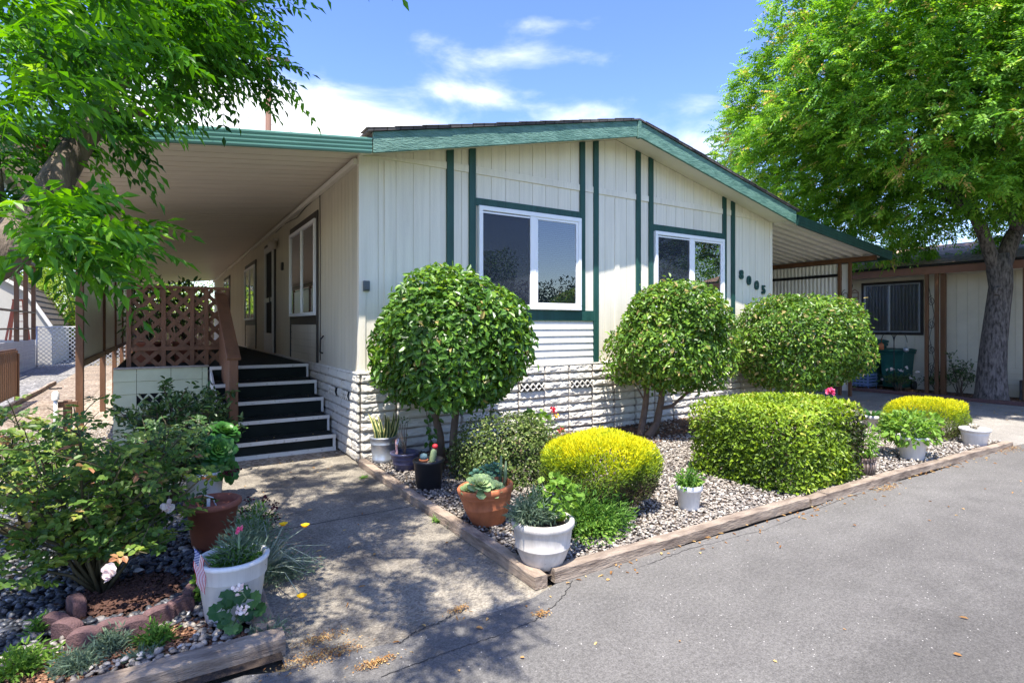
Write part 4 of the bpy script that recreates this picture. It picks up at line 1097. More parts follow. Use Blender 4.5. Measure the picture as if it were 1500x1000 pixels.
# dry leaves and grit on the paving
lv = LV()
q = np.concatenate([scatter(90, .0, 6.8, -3.46, -3.42, .006, .002), np.array([(-.3, .86, .19), (-.7, .9, .19), (-.5, 1.15, .38), (-.2, 1.5, .565), (-.9, .8, .19), (-.15, .95, .19)]), scatter(70, -1.3, 6.9, -3.6, -3.43, .006, .002), scatter(40, -1.3, -.1, -3.3, .6, .006, .002), scatter(40, -2, 6, -5.2, -3.5, .006, .002), scatter(200, 7, 12, -3, 1.5, .006, .002)])
lv.add(q, np.stack([rng.normal(size=len(q)), rng.normal(size=len(q)), rng.normal(0, .1, len(q))], 1), np.array([0, 0, 1.0])+rng.normal(0, .25, (len(q), 3)), rng.uniform(.015, .045, len(q)), rng.uniform(.008, .018, len(q)), rng.random(len(q)))
tag(lv.build('fallen_leaves', l_dry, None, (2, -3.4, 0)), 'dry fallen leaves along the timber and on the drive', 'leaf litter', kind='stuff')
def litter_patch(px, py, n, sx, sy, lab):
    g = G(px, py); q = np.stack([g.x+rng.normal(0, sx, n), g.y+rng.normal(0, sy, n), rng.uniform(.004, .016, n)], 1)
    o = LV().add(q, rng.normal(size=(n, 3))*[1, 1, .25], np.array([0, 0, 1.0])+rng.normal(0, .4, (n, 3)), rng.uniform(.006, .02, n), rng.uniform(.003, .007, n), rng.random(n), 'dia').build('leaf_litter', l_dry, None, g)
    tag(o, lab, 'leaf litter', kind='stuff')
litter_patch(470, 962, 500, .09, .03, 'brown needle litter on the asphalt by the thick timber')
litter_patch(550, 972, 260, .05, .014, 'rusty litter patch on the asphalt in front of the walk')
litter_patch(672, 893, 140, .03, .012, 'litter at the edge of the walk and the asphalt')
litter_patch(793, 900, 110, .022, .016, 'tan litter spot on the asphalt')
litter_patch(1480, 658, 300, .16, .04, 'tan litter at the end of the timber by the driveway')
litter_patch(1300, 716, 200, .1, .02, 'litter on the asphalt under the basket pot')
litter_patch(470, 936, 260, .06, .02, 'litter on the joint of walk and asphalt')

# ------------------------------------------------------------------ clipped shrubs
def branchy(b, base, tips, r0, r1, seg=5, wob=.03):
    for t in tips:
        base = Vector(base); t = Vector(t); pts = []; 
        for i in range(seg+1):
            u = i/seg; p = base.lerp(t, u)
            if 0 < i < seg: p += Vector((random.uniform(-wob, wob), random.uniform(-wob, wob), 0))
            pts.append(p)
        b.tube(pts, [r0+(r1-r0)*i/seg for i in range(seg+1)], 8)
    return b
c1 = PT(661, 499, 5.72)
t = thing('clipped_tree', (.74, -.62, 0), 'round clipped glossy green tree on two thin trunks nearest the porch steps', 'tree')
clipped_crown('crown', (c1.x, c1.y, c1.z),   .745, .76, .70, 15500, .076, .044, l_cam, t, 3, ymax=-.1, flat_bottom=.86, amp=.09, old=.02)
lv = LV(); 
for k in range(14):
    q = PT(632+random.uniform(-14, 10), 628+random.uniform(-22, 22), 5.75)
    lv.add([q], [(random.uniform(-1, 1), -.5, -.6)], [(random.uniform(-.3, .3), -1, .4)], .075, .045, [.35], 'oval')
lv.build('sucker_leaves', l_cam, t)
b = MB(); b0 = G(647, 676, .03); b1 = G(664, 679, .03)
b.tube([b0, PT(645, 640, 5.85), PT(633, 590, 5.8), PT(628, 555, 5.75), (c1.x-.25, c1.y, c1.z-.2)], [.045, .04, .035, .032, .02], 10)
b.tube([b1, PT(664, 640, 5.8), PT(668, 600, 5.78), PT(670, 560, 5.74), (c1.x+.1, c1.y, c1.z-.2)], [.045, .04, .036, .032, .02], 10)
for px, py, qx, qy in ((633, 592, 612, 560), (633, 590, 662, 548), (668, 600, 700, 555), (668, 590, 640, 555), (634, 600, 590, 575)):
    b.tube([PT(px, py, 5.78), PT((px+qx)/2, (py+qy)/2+2, 5.7), PT(qx, qy, 5.66)], [.02, .016, .012], 7)
b.tube([PT(640, 672, 5.8), PT(630, 640, 5.78), PT(624, 600, 5.76)], [.006, .005, .003], 5)
b.build('trunk', m_twig, t)

c2 = PT(986, 493, 7.3)
t = thing('clipped_tree', (3.67, -.65, 0), 'round clipped tree with crooked twin trunks in the middle of the house front', 'tree')
clipped_crown('crown', (c2.x, c2.y, c2.z), .755, .74, .69, 15500, .068, .037, l_cam2, t, 8, ymax=-.1, flat_bottom=.93, amp=.08, old=.05)
b = MB()
b.tube([G(938, 640, .03), PT(942, 615, 7.4), PT(946, 590, 7.35), PT(948, 560, 7.3), (c2.x-.25, c2.y, c2.z-.1)], [.05, .045, .04, .035, .02], 10)
b.tube([G(948, 642, .03), PT(962, 620, 7.35), PT(968, 590, 7.3), PT(972, 555, 7.25), (c2.x+.05, c2.y, c2.z-.1)], [.055, .048, .042, .036, .02], 10)
b.tube([PT(967, 598, 7.3), PT(985, 594, 7.25), PT(1003, 578, 7.2), PT(1022, 562, 7.15), PT(1040, 545, 7.1)], [.025, .022, .02, .018, .012], 8)
b.tube([PT(946, 590, 7.35), PT(938, 575, 7.3), PT(934, 568, 7.3)], [.012, .01, .008], 6)
b.build('trunk', m_twig, t)

c3 = PT(1169, 499, 8.75)
t = thing('clipped_tree', (c3.x, c3.y, 0), 'widest oval clipped tree below the house number at the carport corner', 'tree')
clipped_crown('crown', (c3.x, c3.y, c3.z), 1.03, .92, .77, 18500, .068, .037, l_cam2, t, 12, ymax=99, flat_bottom=.9, amp=.07, old=.07)
b = MB()
branchy(b, (c3.x-.05, c3.y, 0), [(c3.x-.4, c3.y, c3.z-.3), (c3.x+.1, c3.y+.1, c3.z-.2), (c3.x+.6, c3.y, c3.z-.35)], .055, .02)
b.build('trunk', m_twig, t)

def box_crown(name, cx, cy, hx, hy, z0, z1, n, L, W, mat, parent, seed, dome=.08, p=7.0, bare=None):
    """clipped hedge: superellipsoid block of small leaves"""
    d = sphere_dirs(n)
    k = (np.abs(d[:, 0])**p+np.abs(d[:, 1])**p+np.abs(d[:, 2])**p)**(-1/p)
    rr = lump(d, seed, .03, 6)*(1-.2*rng.random(n)**1.7)
    H = (z1-z0)/2
    P = d*k[:, None]*rr[:, None]*np.array([hx, hy, H])+np.array([cx, cy, z0+H])
    P[:, 2] += dome*(1-((P[:, 0]-cx)/hx)**2)*(P[:, 2] > z0+H)*.8
    out = unit(d*np.abs(d)**(p-2)+d*.25)
    keep = P[:, 2] > .05
    t = np.clip(rng.normal(.5, .17, n)+.2*np.clip((P[:, 2]-z1+.2)/.2, 0, 1)+.4*(vnoise2(P[:, 0]*5+30, P[:, 1]*5+P[:, 2]*6+30, seed+9)-.5), .13, 1)
    if bare is not None:
        bx, by, bz, br = bare; dd = np.sqrt(((P-np.array([bx, by, bz]))**2).sum(1))/br
        bm = (dd+rng.normal(0, .25, n)) < .8; t = np.where(bm, rng.uniform(0, .16, n), t)
    P, out, t = P[keep], out[keep], t[keep]; m = len(P)
    N = unit(out+np.array([0, 0, .4])+rng.normal(0, .5, (m, 3)))
    D = unit(np.cross(N, rng.normal(size=(m, 3)))+out*.5+np.array([0, 0, .25]))
    sc = rng.uniform(.7, 1.2, m)
    return LV().add(P, D, N, L*sc, W*sc, t, 'dia').build(name, mat, parent)
t = thing('hedge', (3.17, -2.72, 0), 'large flat topped clipped hedge with a bare brown patch by the road', 'hedge')
box_crown('foliage', 3.2, -2.74, .64, .55, -.3, .73, 36000, .044, .023, l_hedge, t, 21, dome=.02, p=10.0, bare=(3.72, -3.25, .4, .33))
b = MB(); branchy(b, (3.18, -2.72, 0), [(3.18+random.uniform(-.5, .5), -2.72+random.uniform(-.4, .4), .55) for _ in range(14)], .018, .005); b.build('stems', m_twig, t)
t = thing('boxwood_shrub', (.95, -1.6, 0), 'dark rounded boxwood shrub behind the terracotta pot', 'shrub')
clipped_crown('foliage', (.97, -1.52, .24), .53, .47, .4, 12500, .036, .019, l_box, t, 31, amp=.1, old=.05, kind='dia', k=6)
b = MB(); branchy(b, (.97, -1.52, 0), [(.97+random.uniform(-.35, .35), -1.52+random.uniform(-.35, .35), .4) for _ in range(10)], .014, .005); b.build('stems', m_twig, t)

def gold_bush(cx, cy, r, ry, z0, z1, n, seed, label):
    t = thing('golden_bush', (cx, cy, 0), label, 'bush')
    d = sphere_dirs(n); p = 4.0
    k = (np.abs(d[:, 0])**p+np.abs(d[:, 1])**p+np.abs(d[:, 2])**p)**(-1/p)
    H = (z1-z0)/2; rr = lump(d, seed, .06, 6)*(1-.2*rng.random(n)**1.7)
    P = d*k[:, None]*rr[:, None]*np.array([r, ry, H])+np.array([cx, cy, z0+H])
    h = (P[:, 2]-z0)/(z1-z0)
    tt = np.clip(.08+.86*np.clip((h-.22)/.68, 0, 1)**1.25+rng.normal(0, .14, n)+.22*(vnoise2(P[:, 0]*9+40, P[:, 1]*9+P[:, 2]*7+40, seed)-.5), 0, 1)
    D = unit(d*.7+np.array([0, 0, .8])+rng.normal(0, .6, (n, 3))); N = rng.normal(size=(n, 3))
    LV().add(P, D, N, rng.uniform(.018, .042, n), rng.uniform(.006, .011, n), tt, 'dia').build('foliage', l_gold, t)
    b = MB(); branchy(b, (cx, cy, 0), [(cx+random.uniform(-r, r)*.7, cy+random.uniform(-ry, ry)*.7, z0+H) for _ in range(12)], .012, .004); b.build('stems', m_twig, t)
    return t
gold_bush(1.1, -2.63, .385, .37, .12, .585, 30000, 41, 'bright yellow domed bush in the front bed beside the tall white pot')
gold_bush(6.66, -2.62, .46, .4, .03, .49, 19000, 47, 'smaller yellow bush behind the broad leaved potted plant')

def feathery(name, c, rx, ry, h, n, L, W, mat, parent, up=.6):
    """soft plant of fine fronds rising from one point"""
    c = np.array(c); az = rng.uniform(0, 6.28, n); u = rng.random(n)**.6
    tip = np.stack([np.cos(az)*rx*u, np.sin(az)*ry*u, h*(1-.5*u**2)*rng.uniform(.35, 1, n)], 1)
    s_ = rng.uniform(.25, 1, n)[:, None]
    P = c+tip*s_; D = unit(tip*[1, 1, up]+rng.normal(0, .05, (n, 3))+rng.normal(0, .35, (n, 3))*np.linalg.norm(tip, axis=1, keepdims=True))
    return LV().add(P, D, rng.normal(size=(n, 3))+[0, 0, .7], L*rng.uniform(.6, 1.3, n), W*rng.uniform(.7, 1.2, n), np.clip(rng.normal(.5, .2, n), 0, 1), 'dia').build(name, mat, parent)
def bushy(name, c, rx, ry, rz, n, L, W, mat, parent, kind='oval', hollow=.5):
    d = sphere_dirs(n); rr = hollow+(1-hollow)*rng.random(n)**.6
    P = np.array(c)+d*rr[:, None]*np.array([rx, ry, rz])*lump(d, int(c[0]*100) % 97, .14, 5)[:, None]
    N = unit(d*.6+[0, 0, .8]+rng.normal(0, .45, (n, 3))); D = unit(d+rng.normal(0, .5, (n, 3))+[0, 0, -.15])
    sc = rng.uniform(.6, 1.2, n)
    return LV().add(P, D, N, L*sc, W*sc, np.clip(rng.normal(.5, .22, n), 0, 1), kind).build(name, mat, parent)
def rosette(lv, c, r, n, axis=(0, 0, 1), kind='spoon', w=.36, cup=.6, tint0=.3):
    ax = Vector(axis).normalized(); q = Vector((0, 0, 1)).rotation_difference(ax)
    for i in range(n):
        u = (i+1)/n; a = i*2.39996
        el = (1-u)*1.35+.05-.15*(u > .9)
        d = q @ Vector((math.cos(a)*math.cos(el), math.sin(a)*math.cos(el), math.sin(el)))
        nn = q @ Vector((-math.cos(a)*math.sin(el), -math.sin(a)*math.sin(el), math.cos(el)))
        l = r*(.35+.65*u)
        lv.add([Vector(c)+ax*(-.08*r*u)], [d], [nn], l, l*w*1.7, [min(1, max(0, tint0+.5*(1-u)+random.uniform(-.15, .15)))], kind)

# green ferny ground plant at the foot of the yellow bush
t = thing('ground_plant', G(890, 800, .03), 'bright green ferny plant spilling at the foot of the yellow bush', 'plant')
g = G(885, 790, .04)
feathery('foliage', (g.x+.05, g.y+.2, .0), .36, .28, .36, 5200, .05, .011, l_fern, t)
bushy('foliage', (g.x-.05, g.y+.0, .08), .16, .1, .09, 420, .03, .016, l_ger, t, 'dia')

# ------------------------------------------------------------------ potted plants on the right
def taper(r0, r1, h, lip=.018, lh=.03, foot=True):
    return [(r0*.96, 0), (r0, .006), (r1-.003, h-lh-.004), (r1+lip*.6, h-lh), (r1+lip, h-lh+.005), (r1+lip, h-.006), (r1+lip*.7, h)]
def soil(c, r, z, parent, mat=None):
    return MB().disc((c[0], c[1], z), r, 22, .012).build('soil', mat or m_soil, parent)
ZB = .045
# large chalky white pot
g = G(795, 826, ZB); t = thing('potted_plant', g, 'big chalky white ringed pot of grey foliage and geranium at the bed corner', 'potted plant')
pr = [(.1, 0), (.112, .008), (.132, .045), (.148, .085), (.157, .115), (.163, .12), (.164, .127), (.161, .134), (.169, .18), (.174, .222), (.181, .23), (.187, .242), (.189, .256), (.186, .269), (.174, .276)]
pot(pr, g, m_potchalk, t, 40); soil(g, .155, ZB+.225, t)
feathery('grey_foliage', (g.x-.05, g.y+.02, ZB+.245), .17, .13, .2, 2000, .05, .007, l_grey, t)
bushy('geranium_foliage', (g.x+.12, g.y+.03, ZB+.37), .15, .12, .12, 210, .046, .044, l_ger, t, 'gera')
b = MB(); branchy(b, (g.x+.05, g.y-.01, ZB+.21), [(g.x+.1, g.y, ZB+.36), (g.x+.16, g.y+.05, ZB+.36), (g.x+.05, g.y+.05, ZB+.34)], .008, .004); b.build('stems', m_greenstem, t)
tr = LV(); 
for k in range(46): 
    a = k/46; q = Vector((g.x+.185+.02*math.sin(a*9), g.y-.05, ZB+.27-.2*a)); tr.add([q], [(random.uniform(-1, 1), random.uniform(-1, .2), -.6)], [(1, 0, .2)], .016, .008, [.6], 'dia')
tr.build('trailing_stem', l_grey, t)
# terracotta pot, tilted
g = G(716, 764, ZB); t = thing('potted_plant', g, 'orange terracotta pot of pale succulents, tilted, behind the big white pot', 'potted plant')
from mathutils import Euler
tl = Euler((R(-3), R(-5), 0))
pr = [(.115, 0), (.122, .008), (.165, .12), (.17, .128), (.168, .134), (.185, .2), (.19, .205), (.188, .212), (.192, .222), (.2, .232), (.203, .262), (.195, .27)]
pot(pr, g, m_terra, t, 40, tl); soil(g+Vector((-.02, 0, 0)), .175, ZB+.222, t)
lv = LV(); 
for dx, dy, dz, r in ((-.13, -.1, .3, .12), (-.02, -.12, .27, .085), (-.17, .0, .25, .07), (-.05, -.04, .31, .075)): rosette(lv, g+Vector((dx, dy, dz)), r, 30, (random.uniform(-.4, 0), -.5, 1))
lv.build('pale_rosette', l_echev, t)
lv = LV()
for dx, dy, dz, r in ((.02, .06, .36, .07), (.07, .03, .38, .06), (.0, .0, .33, .06), (.06, .08, .31, .07), (-.05, .1, .33, .06), (.1, .06, .33, .05)): rosette(lv, g+Vector((dx, dy, dz)), r, 16, (random.uniform(-.5, .5), -.3, 1))
lv.build('jade_rosette', l_jade, t)
b = MB(); 
for dx, dy, h in ((.13, .0, .22), (.15, .03, .17), (.12, .05, .25)): b.tube([g+Vector((dx, dy, .2)), g+Vector((dx+.01, dy, .2+h*.6)), g+Vector((dx+.015, dy, .2+h))], [.013, .014, .006], 7)
for dx, dy in ((-.12, -.08), (.02, .06), (.06, .03)): b.tube([g+Vector((dx*.5, dy*.5, .2)), g+Vector((dx, dy, .33))], .01, 7)
b.build('stems', m_greenstem, t)
# black pot with cactus
g = G(628, 713, ZB); t = thing('potted_plant', g, 'black pot holding a cactus with a red top and a tiny clay pot', 'potted plant')
pot([(.1, 0), (.105, .008), (.132, .215), (.137, .22), (.14, .24), (.134, .246)], g, m_potblack, t); MB().disc((g.x, g.y, ZB+.2), .124, 22, .012).build('pebble_fill', m_pea, t)
m_cact = M('cactus skin', (.2, .26, .13), .7, .3, 40, .4, 120)
b = MB(); n = 14; pts = [(.018, 0), (.027, .03), (.029, .08), (.026, .12), (.012, .14)]
b.lathe(pts, (g.x+.012, g.y-.03, ZB+.2), 14, True, Euler((0, R(12), 0))); b.build('cactus', m_cact, t)
MB().lathe([(0, -.02), (.02, -.012), (.026, .006), (.018, .022), (0, .027)], (g.x+.047, g.y-.03, ZB+.352), 12).build('cactus_top', M('red cactus top', (.6, .03, .04), .6, .3, 60), t)
MB().lathe([(0, 0), (.026, 0), (.036, .045), (.04, .048), (.04, .058), (.034, .058), (.03, .05), (0, .05)], (g.x-.06, g.y-.03, ZB+.2), 16).build('clay_pot', m_terra, t)
MB().lathe([(0, 0), (.028, .01), (.034, .03), (.026, .052), (0, .06)], (g.x-.06, g.y-.03, ZB+.25), 14).build('ball_cactus', M('blue green cactus skin', (.16, .26, .27), .7, .5, 90), t)
# blue pot
g = G(593, 687, ZB); t = thing('potted_plant', g, 'dark blue ringed bowl with a bare twiggy plant beside the grey bucket', 'potted plant')
pot([(.085, 0), (.095, .01), (.115, .06), (.12, .065), (.118, .072), (.128, .11), (.133, .115), (.131, .122), (.138, .15), (.146, .155), (.146, .17), (.138, .175)], g, m_potblue, t, 36); soil(g, .125, ZB+.13, t)
b = MB(); tips = [(g.x+random.uniform(-.09, .09), g.y+random.uniform(-.06, .06), ZB+random.uniform(.28, .48)) for _ in range(7)]
branchy(b, (g.x, g.y, ZB+.12), tips, .005, .002, 4, .015); b.build('stems', m_twig, t)
lv = LV(); q = np.array(tips); q = np.repeat(q, 5, 0)+rng.normal(0, .02, (35, 3)); lv.add(q, rng.normal(size=(35, 3)), rng.normal(size=(35, 3))+[0, -.3, 1], .028, .013, rng.random(35), 'dia'); lv.build('foliage', l_dark, t)
# grey bucket of sword leaves
g = G(561, 676, ZB); t = thing('potted_plant', g, 'galvanised grey bucket of yellow edged sword leaves at the house corner', 'potted plant')
pot([(.1, 0), (.106, .004), (.112, .045), (.108, .05), (.126, .19), (.13, .195), (.127, .2), (.136, .25), (.141, .255), (.141, .265), (.136, .268)], g, m_galv, t); soil(g, .118, ZB+.22, t)
lv = LV()
for k in range(11):
    a = k*2.4; r_ = .03+.03*(k % 3); L_ = random.uniform(.24, .37); le = random.uniform(.1, .5)
    base = Vector((g.x+math.cos(a)*r_, g.y+math.sin(a)*r_, ZB+.21)); D = Vector((math.cos(a)*le, math.sin(a)*le*.6, 1)).normalized(); sd = D.cross(Vector((.3, -1, 0))).normalized(); N = sd.cross(D)
    if N.y > 0: N = -N
    lv.add([base-N*.003], [D], [N], L_, .05, [.9], 'blade'); lv.add([base+N*.0015], [D], [N], L_*.97, .031, [.35+random.uniform(-.2, .2)], 'blade')
lv.build('foliage', l_sword, t)
# small white pot
g = G(1009, 744, ZB); t = thing('potted_plant', g, 'small white pot of green seedlings on pale gravel left of the hedge', 'potted plant')
pot(taper(.075, .095, .185, .009, .04), g, m_plastic, t); soil(g, .085, ZB+.15, t)
feathery('foliage', (g.x, g.y, ZB+.13), .13, .11, .2, 260, .05, .022, l_fern, t); bushy('foliage', (g.x, g.y, ZB+.21), .1, .09, .05, 90, .04, .02, l_ger, t)
# woven urn
g = G(1259, 693, ZB); t = thing('potted_plant', g, 'brown woven basket pot of yellow green leaves at the hedge end', 'potted plant')
b = MB()
pot([(.1, 0), (.11, .01), (.128, .08), (.13, .1), (.124, .13), (.138, .15), (.142, .165), (.132, .17)], g, m_urn, t)
for k in range(26):
    a = 2*math.pi*k/26; u = Vector((math.cos(a), math.sin(a), 0)); b.tube([g+u*.114+Vector((0, 0, .012)), g+u*.134+Vector((0, 0, .09)), g+u*.129+Vector((0, 0, .128))], .006, 5)
for k in range(20):
    a = 2*math.pi*k/20; u = Vector((math.cos(a), math.sin(a), 0)); b.lathe([(0, -.008), (.008, 0), (0, .008)], g+u*.135+Vector((0, 0, .142)), 6)
b.build('weave', M('pale weave', (.3, .24, .2), .8, .3, 40), t); soil(g, .12, ZB+.125, t)
bushy('foliage', (g.x, g.y+.02, ZB+.31), .21, .19, .16, 520, .05, .018, l_ger, t, 'oval', .3)
# white pot with broad leaves
g = G(1336, 671, ZB); t = thing('potted_plant', g, 'white scalloped pot of broad green leaves in front of the smaller yellow bush', 'potted plant')
pot(taper(.105, .14, .24, .016, .03), g, m_plastic, t); soil(g, .12, ZB+.2, t)
bushy('foliage', (g.x+.05, g.y+.06, ZB+.31), .33, .3, .15, 800, .068, .04, l_ger, t, 'oval', .35)
b = MB(); branchy(b, (g.x, g.y, ZB+.18), [(g.x+random.uniform(-.3, .3), g.y+random.uniform(-.2, .3), ZB+.36) for _ in range(12)], .006, .003); b.build('stems', m_greenstem, t)
# white pot by the drive
g = G(1428, 652, .03); t = thing('potted_plant', g, 'wide white pot with a grey succulent rosette at the driveway corner', 'potted plant')
pot([(.105, 0), (.11, .006), (.132, .13), (.136, .135), (.135, .145), (.146, .175), (.156, .18), (.156, .205), (.147, .21)], g, m_plastic, t); soil(g, .138, .03+.178, t, m_pea)
lv = LV(); 
for k in range(6): rosette(lv, g+Vector((random.uniform(-.06, .06), random.uniform(-.05, .05), .21)), .075, 18, (random.uniform(-.4, .4), random.uniform(-.5, 0), 1), w=.22)
lv.build('rosette', l_ghost, t)
# white pot behind
g = G(1278, 625, .03); t = thing('potted_plant', g, 'small white pot of dark strappy leaves standing by the drive behind the hedge', 'potted plant')
pot(taper(.1, .125, .17, .014, .05), g, m_plastic, t); soil(g, .11, .16, t)
lv = LV()
for k in range(16):
    a = k*2.4; lv.add([Vector((g.x, g.y, .17))+Vector((math.cos(a), math.sin(a), 0))*.04], [(math.cos(a), math.sin(a), .7)], [(-math.cos(a), -math.sin(a), 1.2)], random.uniform(.16, .26), .045, [random.random()], 'blade')
lv.build('foliage', l_gerdk, t)
# geraniums behind the boxwood
g = Vector((1.42, -1.25, .04)); t = thing('geranium', g, 'red flowering geranium behind the dark boxwood shrub', 'plant')
bushy('foliage', (1.4, -1.25, .42), .16, .14, .18, 240, .05, .05, l_ger, t, 'round', .3)
b = MB(); branchy(b, g, [(1.4+random.uniform(-.1, .1), -1.25+random.uniform(-.1, .1), .45) for _ in range(6)]+[PT(811, 600, 5.55), PT(822, 628, 5.5)], .006, .003); b.build('stems', m_greenstem, t)
for px, py in ((811, 600), (823, 630)):
    lv = LV()
    q = np.array(PT(px, py, 5.5)); q = q+rng.normal(0, .013, (26, 3)); lv.add(q, rng.normal(size=(26, 3)), rng.normal(size=(26, 3)), .022, .02, rng.random(26), 'round')
    lv.build('flower', l_petal, t)
lv = LV(); q = np.array(PT(815, 609, 5.5))+rng.normal(0, .01, (14, 3)); lv.add(q, rng.normal(size=(14, 3)), rng.normal(size=(14, 3)), .02, .018, rng.random(14), 'round'); lv.build('yellow_flower', l_yellow, t)
g = G(1228, 640, .04); t = thing('rose', g, 'single bright pink rose behind the far end of the hedge', 'flower')
fl = PT(1216, 573, 7.2); b = MB().tube([g, g.lerp(fl, .6)+Vector((.02, 0, 0)), fl], .005, 6); b.build('stem', m_greenstem, t)
lv = LV(); q = np.array(fl)+rng.normal(0, .012, (44, 3)); lv.add(q, rng.normal(size=(44, 3)), rng.normal(size=(44, 3)), .045, .042, rng.random(44), 'round'); lv.build('flower', l_pink, t)
lv = LV(); q = np.array([g.lerp(fl, u) for u in (.3, .45, .6, .75, .85)]); lv.add(q, rng.normal(size=(5, 3)), [[0, 0, 1.0]]*5, .06, .035, .4, 'oval'); lv.build('foliage', l_rose, t)
# weeds by the timber of the walk
for (px, py), lb in zip(((640, 764), (662, 772), (532, 699)), ('grassy weed tuft by the walk timber', 'shorter weed tuft by the walk timber nearer the road', 'flat green weed on the walk near the steps')):
    g = G(px, py, .0); t = thing('weed', g, lb, 'weed', 'weeds on the walk')
    n = 46; az = rng.uniform(0, 6.28, n); up = .9 if px > 560 else .15
    LV().add(np.tile(np.array(g), (n, 1))+rng.normal(0, .012, (n, 3))*[1, 1, 0], np.stack([np.cos(az), np.sin(az), np.full(n, up)*rng.uniform(.5, 2, n)], 1), np.array([0, 0, 1.0])+rng.normal(0, .4, (n, 3)), rng.uniform(.03, .075, n), .007, rng.random(n), 'blade').build('foliage', l_fern, t)

# ------------------------------------------------------------------ flower bed on the left
def canes(parent, base, n, spread, h, name='stems', r=.008, mat=None):
    b = MB(); tips = []; base = Vector(base)
    for i in range(n):
        a = 2*math.pi*i/n+random.uniform(-.3, .3); sp = spread*random.uniform(.3, 1)
        tip = base+Vector((math.cos(a)*sp, math.sin(a)*sp, h*random.uniform(.55, 1)*(1.05-.4*(sp/spread)**2)))
        m1 = base.lerp(tip, .35)+Vector((random.uniform(-.05, .05), random.uniform(-.05, .05), .06)); m2 = base.lerp(tip, .7)+Vector((random.uniform(-.05, .05), random.uniform(-.05, .05), .05))
        b.tube([base+Vector((math.cos(a)*.03, math.sin(a)*.03, 0)), m1, m2, tip], [r*1.3, r, r*.7, r*.35], 6)
        pts = [m1, m2, tip]
        for (p, q) in ((m1, m2), (m2, tip), (m1, tip)):
            for _ in range(2):
                o = p.lerp(q, random.uniform(.1, .95)); e = o+Vector((random.gauss(0, .11), random.gauss(0, .11), random.uniform(-.02, .16))); b.tube([o, o.lerp(e, .5)+Vector((0, 0, .01)), e], [r*.45, r*.35, r*.2], 5); tips.append((o, e))
        tips.append((m2, tip))
    b.build(name, mat or m_cane, parent); return tips
def five_leaves(lv, o, e, cnt, L_, W_):
    for _ in range(cnt):
        p = o.lerp(e, random.uniform(.25, 1.0)); a = random.uniform(0, 6.28); D = Vector((math.cos(a), math.sin(a), random.uniform(-.35, .35))); l = L_*2.0
        N = Vector((random.uniform(-.4, .4), random.uniform(-.4, .4), 1)); N = N+Vector((random.uniform(-.5, .5), random.uniform(-.9, .2), 0)); sd = D.cross(N).normalized(); tt = min(1, max(0, random.gauss(.48, .22)))
        P_ = [p+D*l*.5, p+D*l*.5, p+D*l*.85, p+D*l*.85, p+D*l]; DD = [sd+D*.3, -sd+D*.3, sd+D*.5, -sd+D*.5, D]
        lv.add(np.array(P_), np.array(DD), np.tile(np.array(N), (5, 1))+rng.normal(0, .25, (5, 3)), L_*rng.uniform(.75, 1.1, 5), W_, np.clip(tt+rng.normal(0, .08, 5), 0, 1), 'oval')
g = Vector((-2.12, -2.12, .03)); t = thing('rose_bush', g, 'sprawling leggy rose bush with fading pink blooms in the stone ring', 'bush')
tips = canes(t, g, 26, .6, .98)
lv = LV()
for o, e in tips: five_leaves(lv, o, e, 4, .042, .03)
lv.build('foliage', l_rose, t)
for px, py, d in ((143, 690, 3.35), (158, 838, 2.75), (246, 742, 3.2)):
    lv = LV()
    q = np.array(PT(px, py, d))+rng.normal(0, .01, (22, 3)); lv.add(q, rng.normal(size=(22, 3)), rng.normal(size=(22, 3)), .034, .034, rng.random(22), 'round')
    lv.build('flower', l_pale, t)
tips = canes(bpy.context.scene.objects[t.name], g+Vector((.05, -.12, 0)), 12, .45, .42); lv = LV()
for o, e in tips: five_leaves(lv, o, e, 3, .042, .03)
lv.build('low_foliage', l_rose, t)
g = Vector((-2.55, -1.15, .03)); t = thing('rose_bush', g, 'second leggy rose bush behind at the left picture edge', 'bush')
tips = canes(t, g, 18, .55, .95)
lv = LV()
for o, e in tips: five_leaves(lv, o, e, 3, .042, .03)
lv.build('foliage', l_rose, t)
g = Vector((-1.78, -.85, .03)); t = thing('rose_bush', g, 'dense dark rose bush between the leggy rose and the terracotta pot', 'bush')
tips = canes(t, g, 16, .42, .78)
lv = LV()
for o, e in tips: five_leaves(lv, o, e, 4, .04, .028)
lv.build('foliage', l_dark, t)
g = Vector((-1.62, .75, .0)); t = thing('shrub', g, 'dark glossy shrub in front of the porch lattice', 'shrub')
tips = canes(t, g, 22, .6, .92, 'stems', .012, m_twig)
lv = LV()
for o, e in tips:
    n = 16; q = np.array([o.lerp(e, u) for u in rng.uniform(.2, 1.1, n)]); lv.add(q+rng.normal(0, .03, (n, 3)), rng.normal(size=(n, 3))+[0, 0, .2], rng.normal(0, .5, (n, 3))+[0, 0, 1], rng.uniform(.05, .085, n), rng.uniform(.026, .04, n), np.clip(rng.normal(.5, .25, n), 0, 1), 'oval')
lv.build('foliage', l_dark, t)
